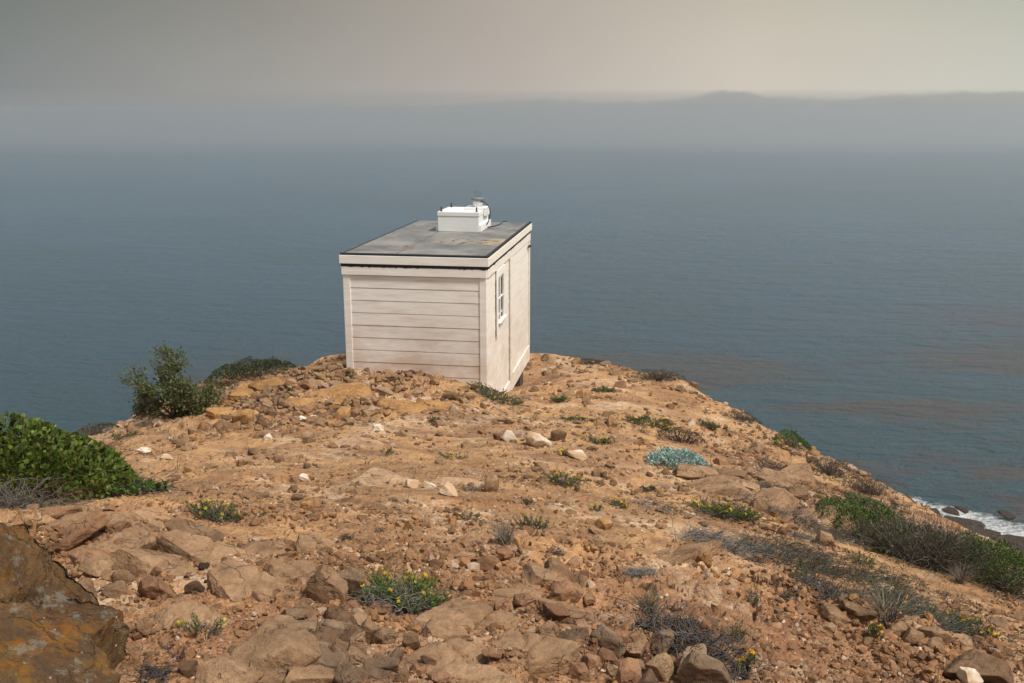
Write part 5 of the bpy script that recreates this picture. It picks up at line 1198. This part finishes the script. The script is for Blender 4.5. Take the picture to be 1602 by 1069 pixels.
for (px, py, w, lab, sd) in ((1400,955,90,'yellow flowering mat crossing the dark scrub on the right',83),(1470,975,110,'green and yellow mat below the large right shrub',84),(1530,995,60,'green mat at the lower end of the right scrub band',85),(1345,880,50,'yellow flowers on the upper edge of the right scrub band',86),(1265,905,60,'thin yellow green growth in the dark grey scrub band',87)):
    p, s = base_of(px, py); sprawl('flowering_plant', p, w*s/2, .12, .10, int(w*.9), sd, lab, (.065, .105, .02), .22, .014, rot=-.45, twigs=20)
# the large shrub on the right: several crowns of one thicket each standing on its own root
p, s = base_of(1385, 862); dome_bush('shrub', p+np.array([0, .25, 0]), 90*s, .62, .30, 7000, .024, 'oval', (.065, .120, .020), 88, 'green leafy shrub at the left end of the large thicket on the right', 'shrub', (-.1, 0), (.12, .12, .04), .15, 240, twigcol=(.17, .14, .12))
p, s = base_of(1475, 895); dome_bush('shrub', p+np.array([0, .25, 0]), 95*s, .62, .33, 3500, .022, 'oval', (.060, .070, .030), 89, 'mostly bare grey twigged shrub in the middle of the thicket on the right', 'shrub', (0, 0), (.13, .12, .07), .3, 950, twigcol=(.14, .115, .10))
p, s = base_of(1560, 925); dome_bush('shrub', p+np.array([.1, .25, 0]), 90*s, .62, .36, 7500, .024, 'oval', (.070, .125, .020), 90, 'green leafy shrub at the right edge of the photo', 'shrub', (0, 0), (.13, .13, .04), .12, 320, twigcol=(.17, .14, .12))
p, s = base_of(1420, 870); twig_mat('dry_brush', p+np.array([0, .1, 0]), .5, .25, .14, 420, (.17, .14, .12), 91, 'dry brown twigs at the front foot of the thicket on the right', .0024, 'dry brush', L=.3)
# --- twig pile at the bottom
p, s = base_of(1060, 1012); twig_mat('twig_pile', p, 75*s, .10, .07, 330, (.11, .09, .08), 92, 'pile of dark dead twigs above the large dark smooth rock at the bottom', .0022, 'twig pile', L=.22, ang=-.35)
p, s = base_of(1130, 1045); twig_mat('dry_brush', p, 40*s, .10, .05, 110, (.10, .085, .08), 93, 'dark dead twigs trailing down right of the large dark smooth rock', .0018, 'dry brush', L=.16, ang=-1.0)
for (px, py, w, lab, sd, cc) in ((1000,900,50,'grey dead sprigs above the lower grass tufts',94,(.22,.22,.20)),(1180,880,34,'dark brown dead clump beside a tan stone right of the golden angular rock',95,(.09,.065,.055)),(740,768,30,'grey dead bush stub on the slope below the hut',96,(.17,.14,.12)),(595,832,16,'small black dead tuft on the slope left of centre',97,(.06,.055,.06)),(540,845,26,'small black sprig above the tall pointed dark rock',98,(.07,.06,.05)),(1232,935,30,'dark dead tuft at the lower left of the scrub',99,(.09,.08,.07)),(1255,842,40,'grey green dead sprig beside the tan block in dry scrub',100,(.17,.17,.15)),(870,870,30,'dark dead sprig below the flat tan stone',101,(.12,.10,.09))):
    p, s = base_of(px, py); twig_mat('dry_brush', p, w*s/2, w*s/5, .05, int(w*3.5), cc, sd, lab, max(.0013, s*.3), 'dry brush', L=w*s*.4)
for (px, py, h, lab, sd, cc) in ((1385,985,.26,'tall pale grass tuft fanning out in the lower right scrub',102,(.26,.22,.165)),(1502,912,.20,'pale grass tuft in front of the thicket on the right',103,(.22,.185,.145)),(1150,1000,.11,'small olive grass tuft right of the twig pile',104,(.20,.16,.08)),(1015,962,.13,'olive grass tuft above the bottom rock cluster',105,(.18,.15,.09)),(790,852,.16,'grey grass tuft right of centre on the slope',106,(.25,.22,.18)),(1345,850,.22,'brown grass tuft left of the thicket on the right',107,(.16,.12,.09))):
    p, s = base_of(px, py); grass_tuft(p, .12, h, 110, sd, lab, cc)

# --- low litter and creeping growth nobody could count
def litter():
    r = np.random.default_rng(404); S = np.stack([r.uniform(0, 1602, 60000), r.uniform(640, 1069, 60000)], 1); H, ok = hit(S[:, 0], S[:, 1]); ok &= ~in_hut(H); S, H = S[ok], H[ok]
    band = np.clip((S[:, 0]-1130)/160, 0, 1)*np.exp(-((S[:, 1]-(760+(S[:, 0]-1150)*.42))/95)**2)
    n1 = fbm2(H[:, 0]*1.3, H[:, 1]*1.3, 3, 120)+.4*fbm2(H[:, 0]*6, H[:, 1]*6, 2, 121); k = r.uniform(0, 1, len(H)) < np.clip(band*1.3*sstep(-.25, .25, n1)+.09*sstep(.15, .5, n1), 0, 1)
    H = H[k]; n = len(H); s = depth(H)/F_PX; dd = r.normal(0, 1, (n, 3)); dd[:, 2] = np.abs(dd[:, 2])*.6; g = Geo()
    g.leaves('fat', H+np.array([0, 0, .004]), dd, s*r.uniform(3, 8, n), tone(r, n, (.085, .075, .05), .4, (.060, .085, .025), .35), r)
    sub = H[r.uniform(0, 1, n) < .22]
    for p in sub:
        sc = depth(p)[0]/F_PX; pts = wiggle(p+np.array([0, 0, .006]), (r.normal(), r.normal(), .25), sc*r.uniform(12, 30), 4, .4, r, .04); g.tube(pts, sc*.55, sc*.25, np.array((.15, .125, .105))*r.uniform(.4, 1.3), 3)
    o = g.build('dry_litter', LEAF, None); tag(o, kind='stuff')
litter()

# ------------------------------------------------------------------ haze over the sea
def haze():
    bm = bmesh.new(); box_mb(bm, -4700, 4700, -4700, 4700, SEA_Z-1.5, 3.0, 0); m = NT('haze'); m.t.nodes.remove(m.b)
    v = m.n('ShaderNodeVolumePrincipled'); v.inputs['Density'].default_value = .0007; v.inputs['Color'].default_value = (.89, .92, .96, 1); v.inputs['Anisotropy'].default_value = .6
    m.l(v.outputs[0], m.out.inputs['Volume']); o = bm_obj('haze', bm, m.m); tag(o, kind='stuff'); return o
haze()
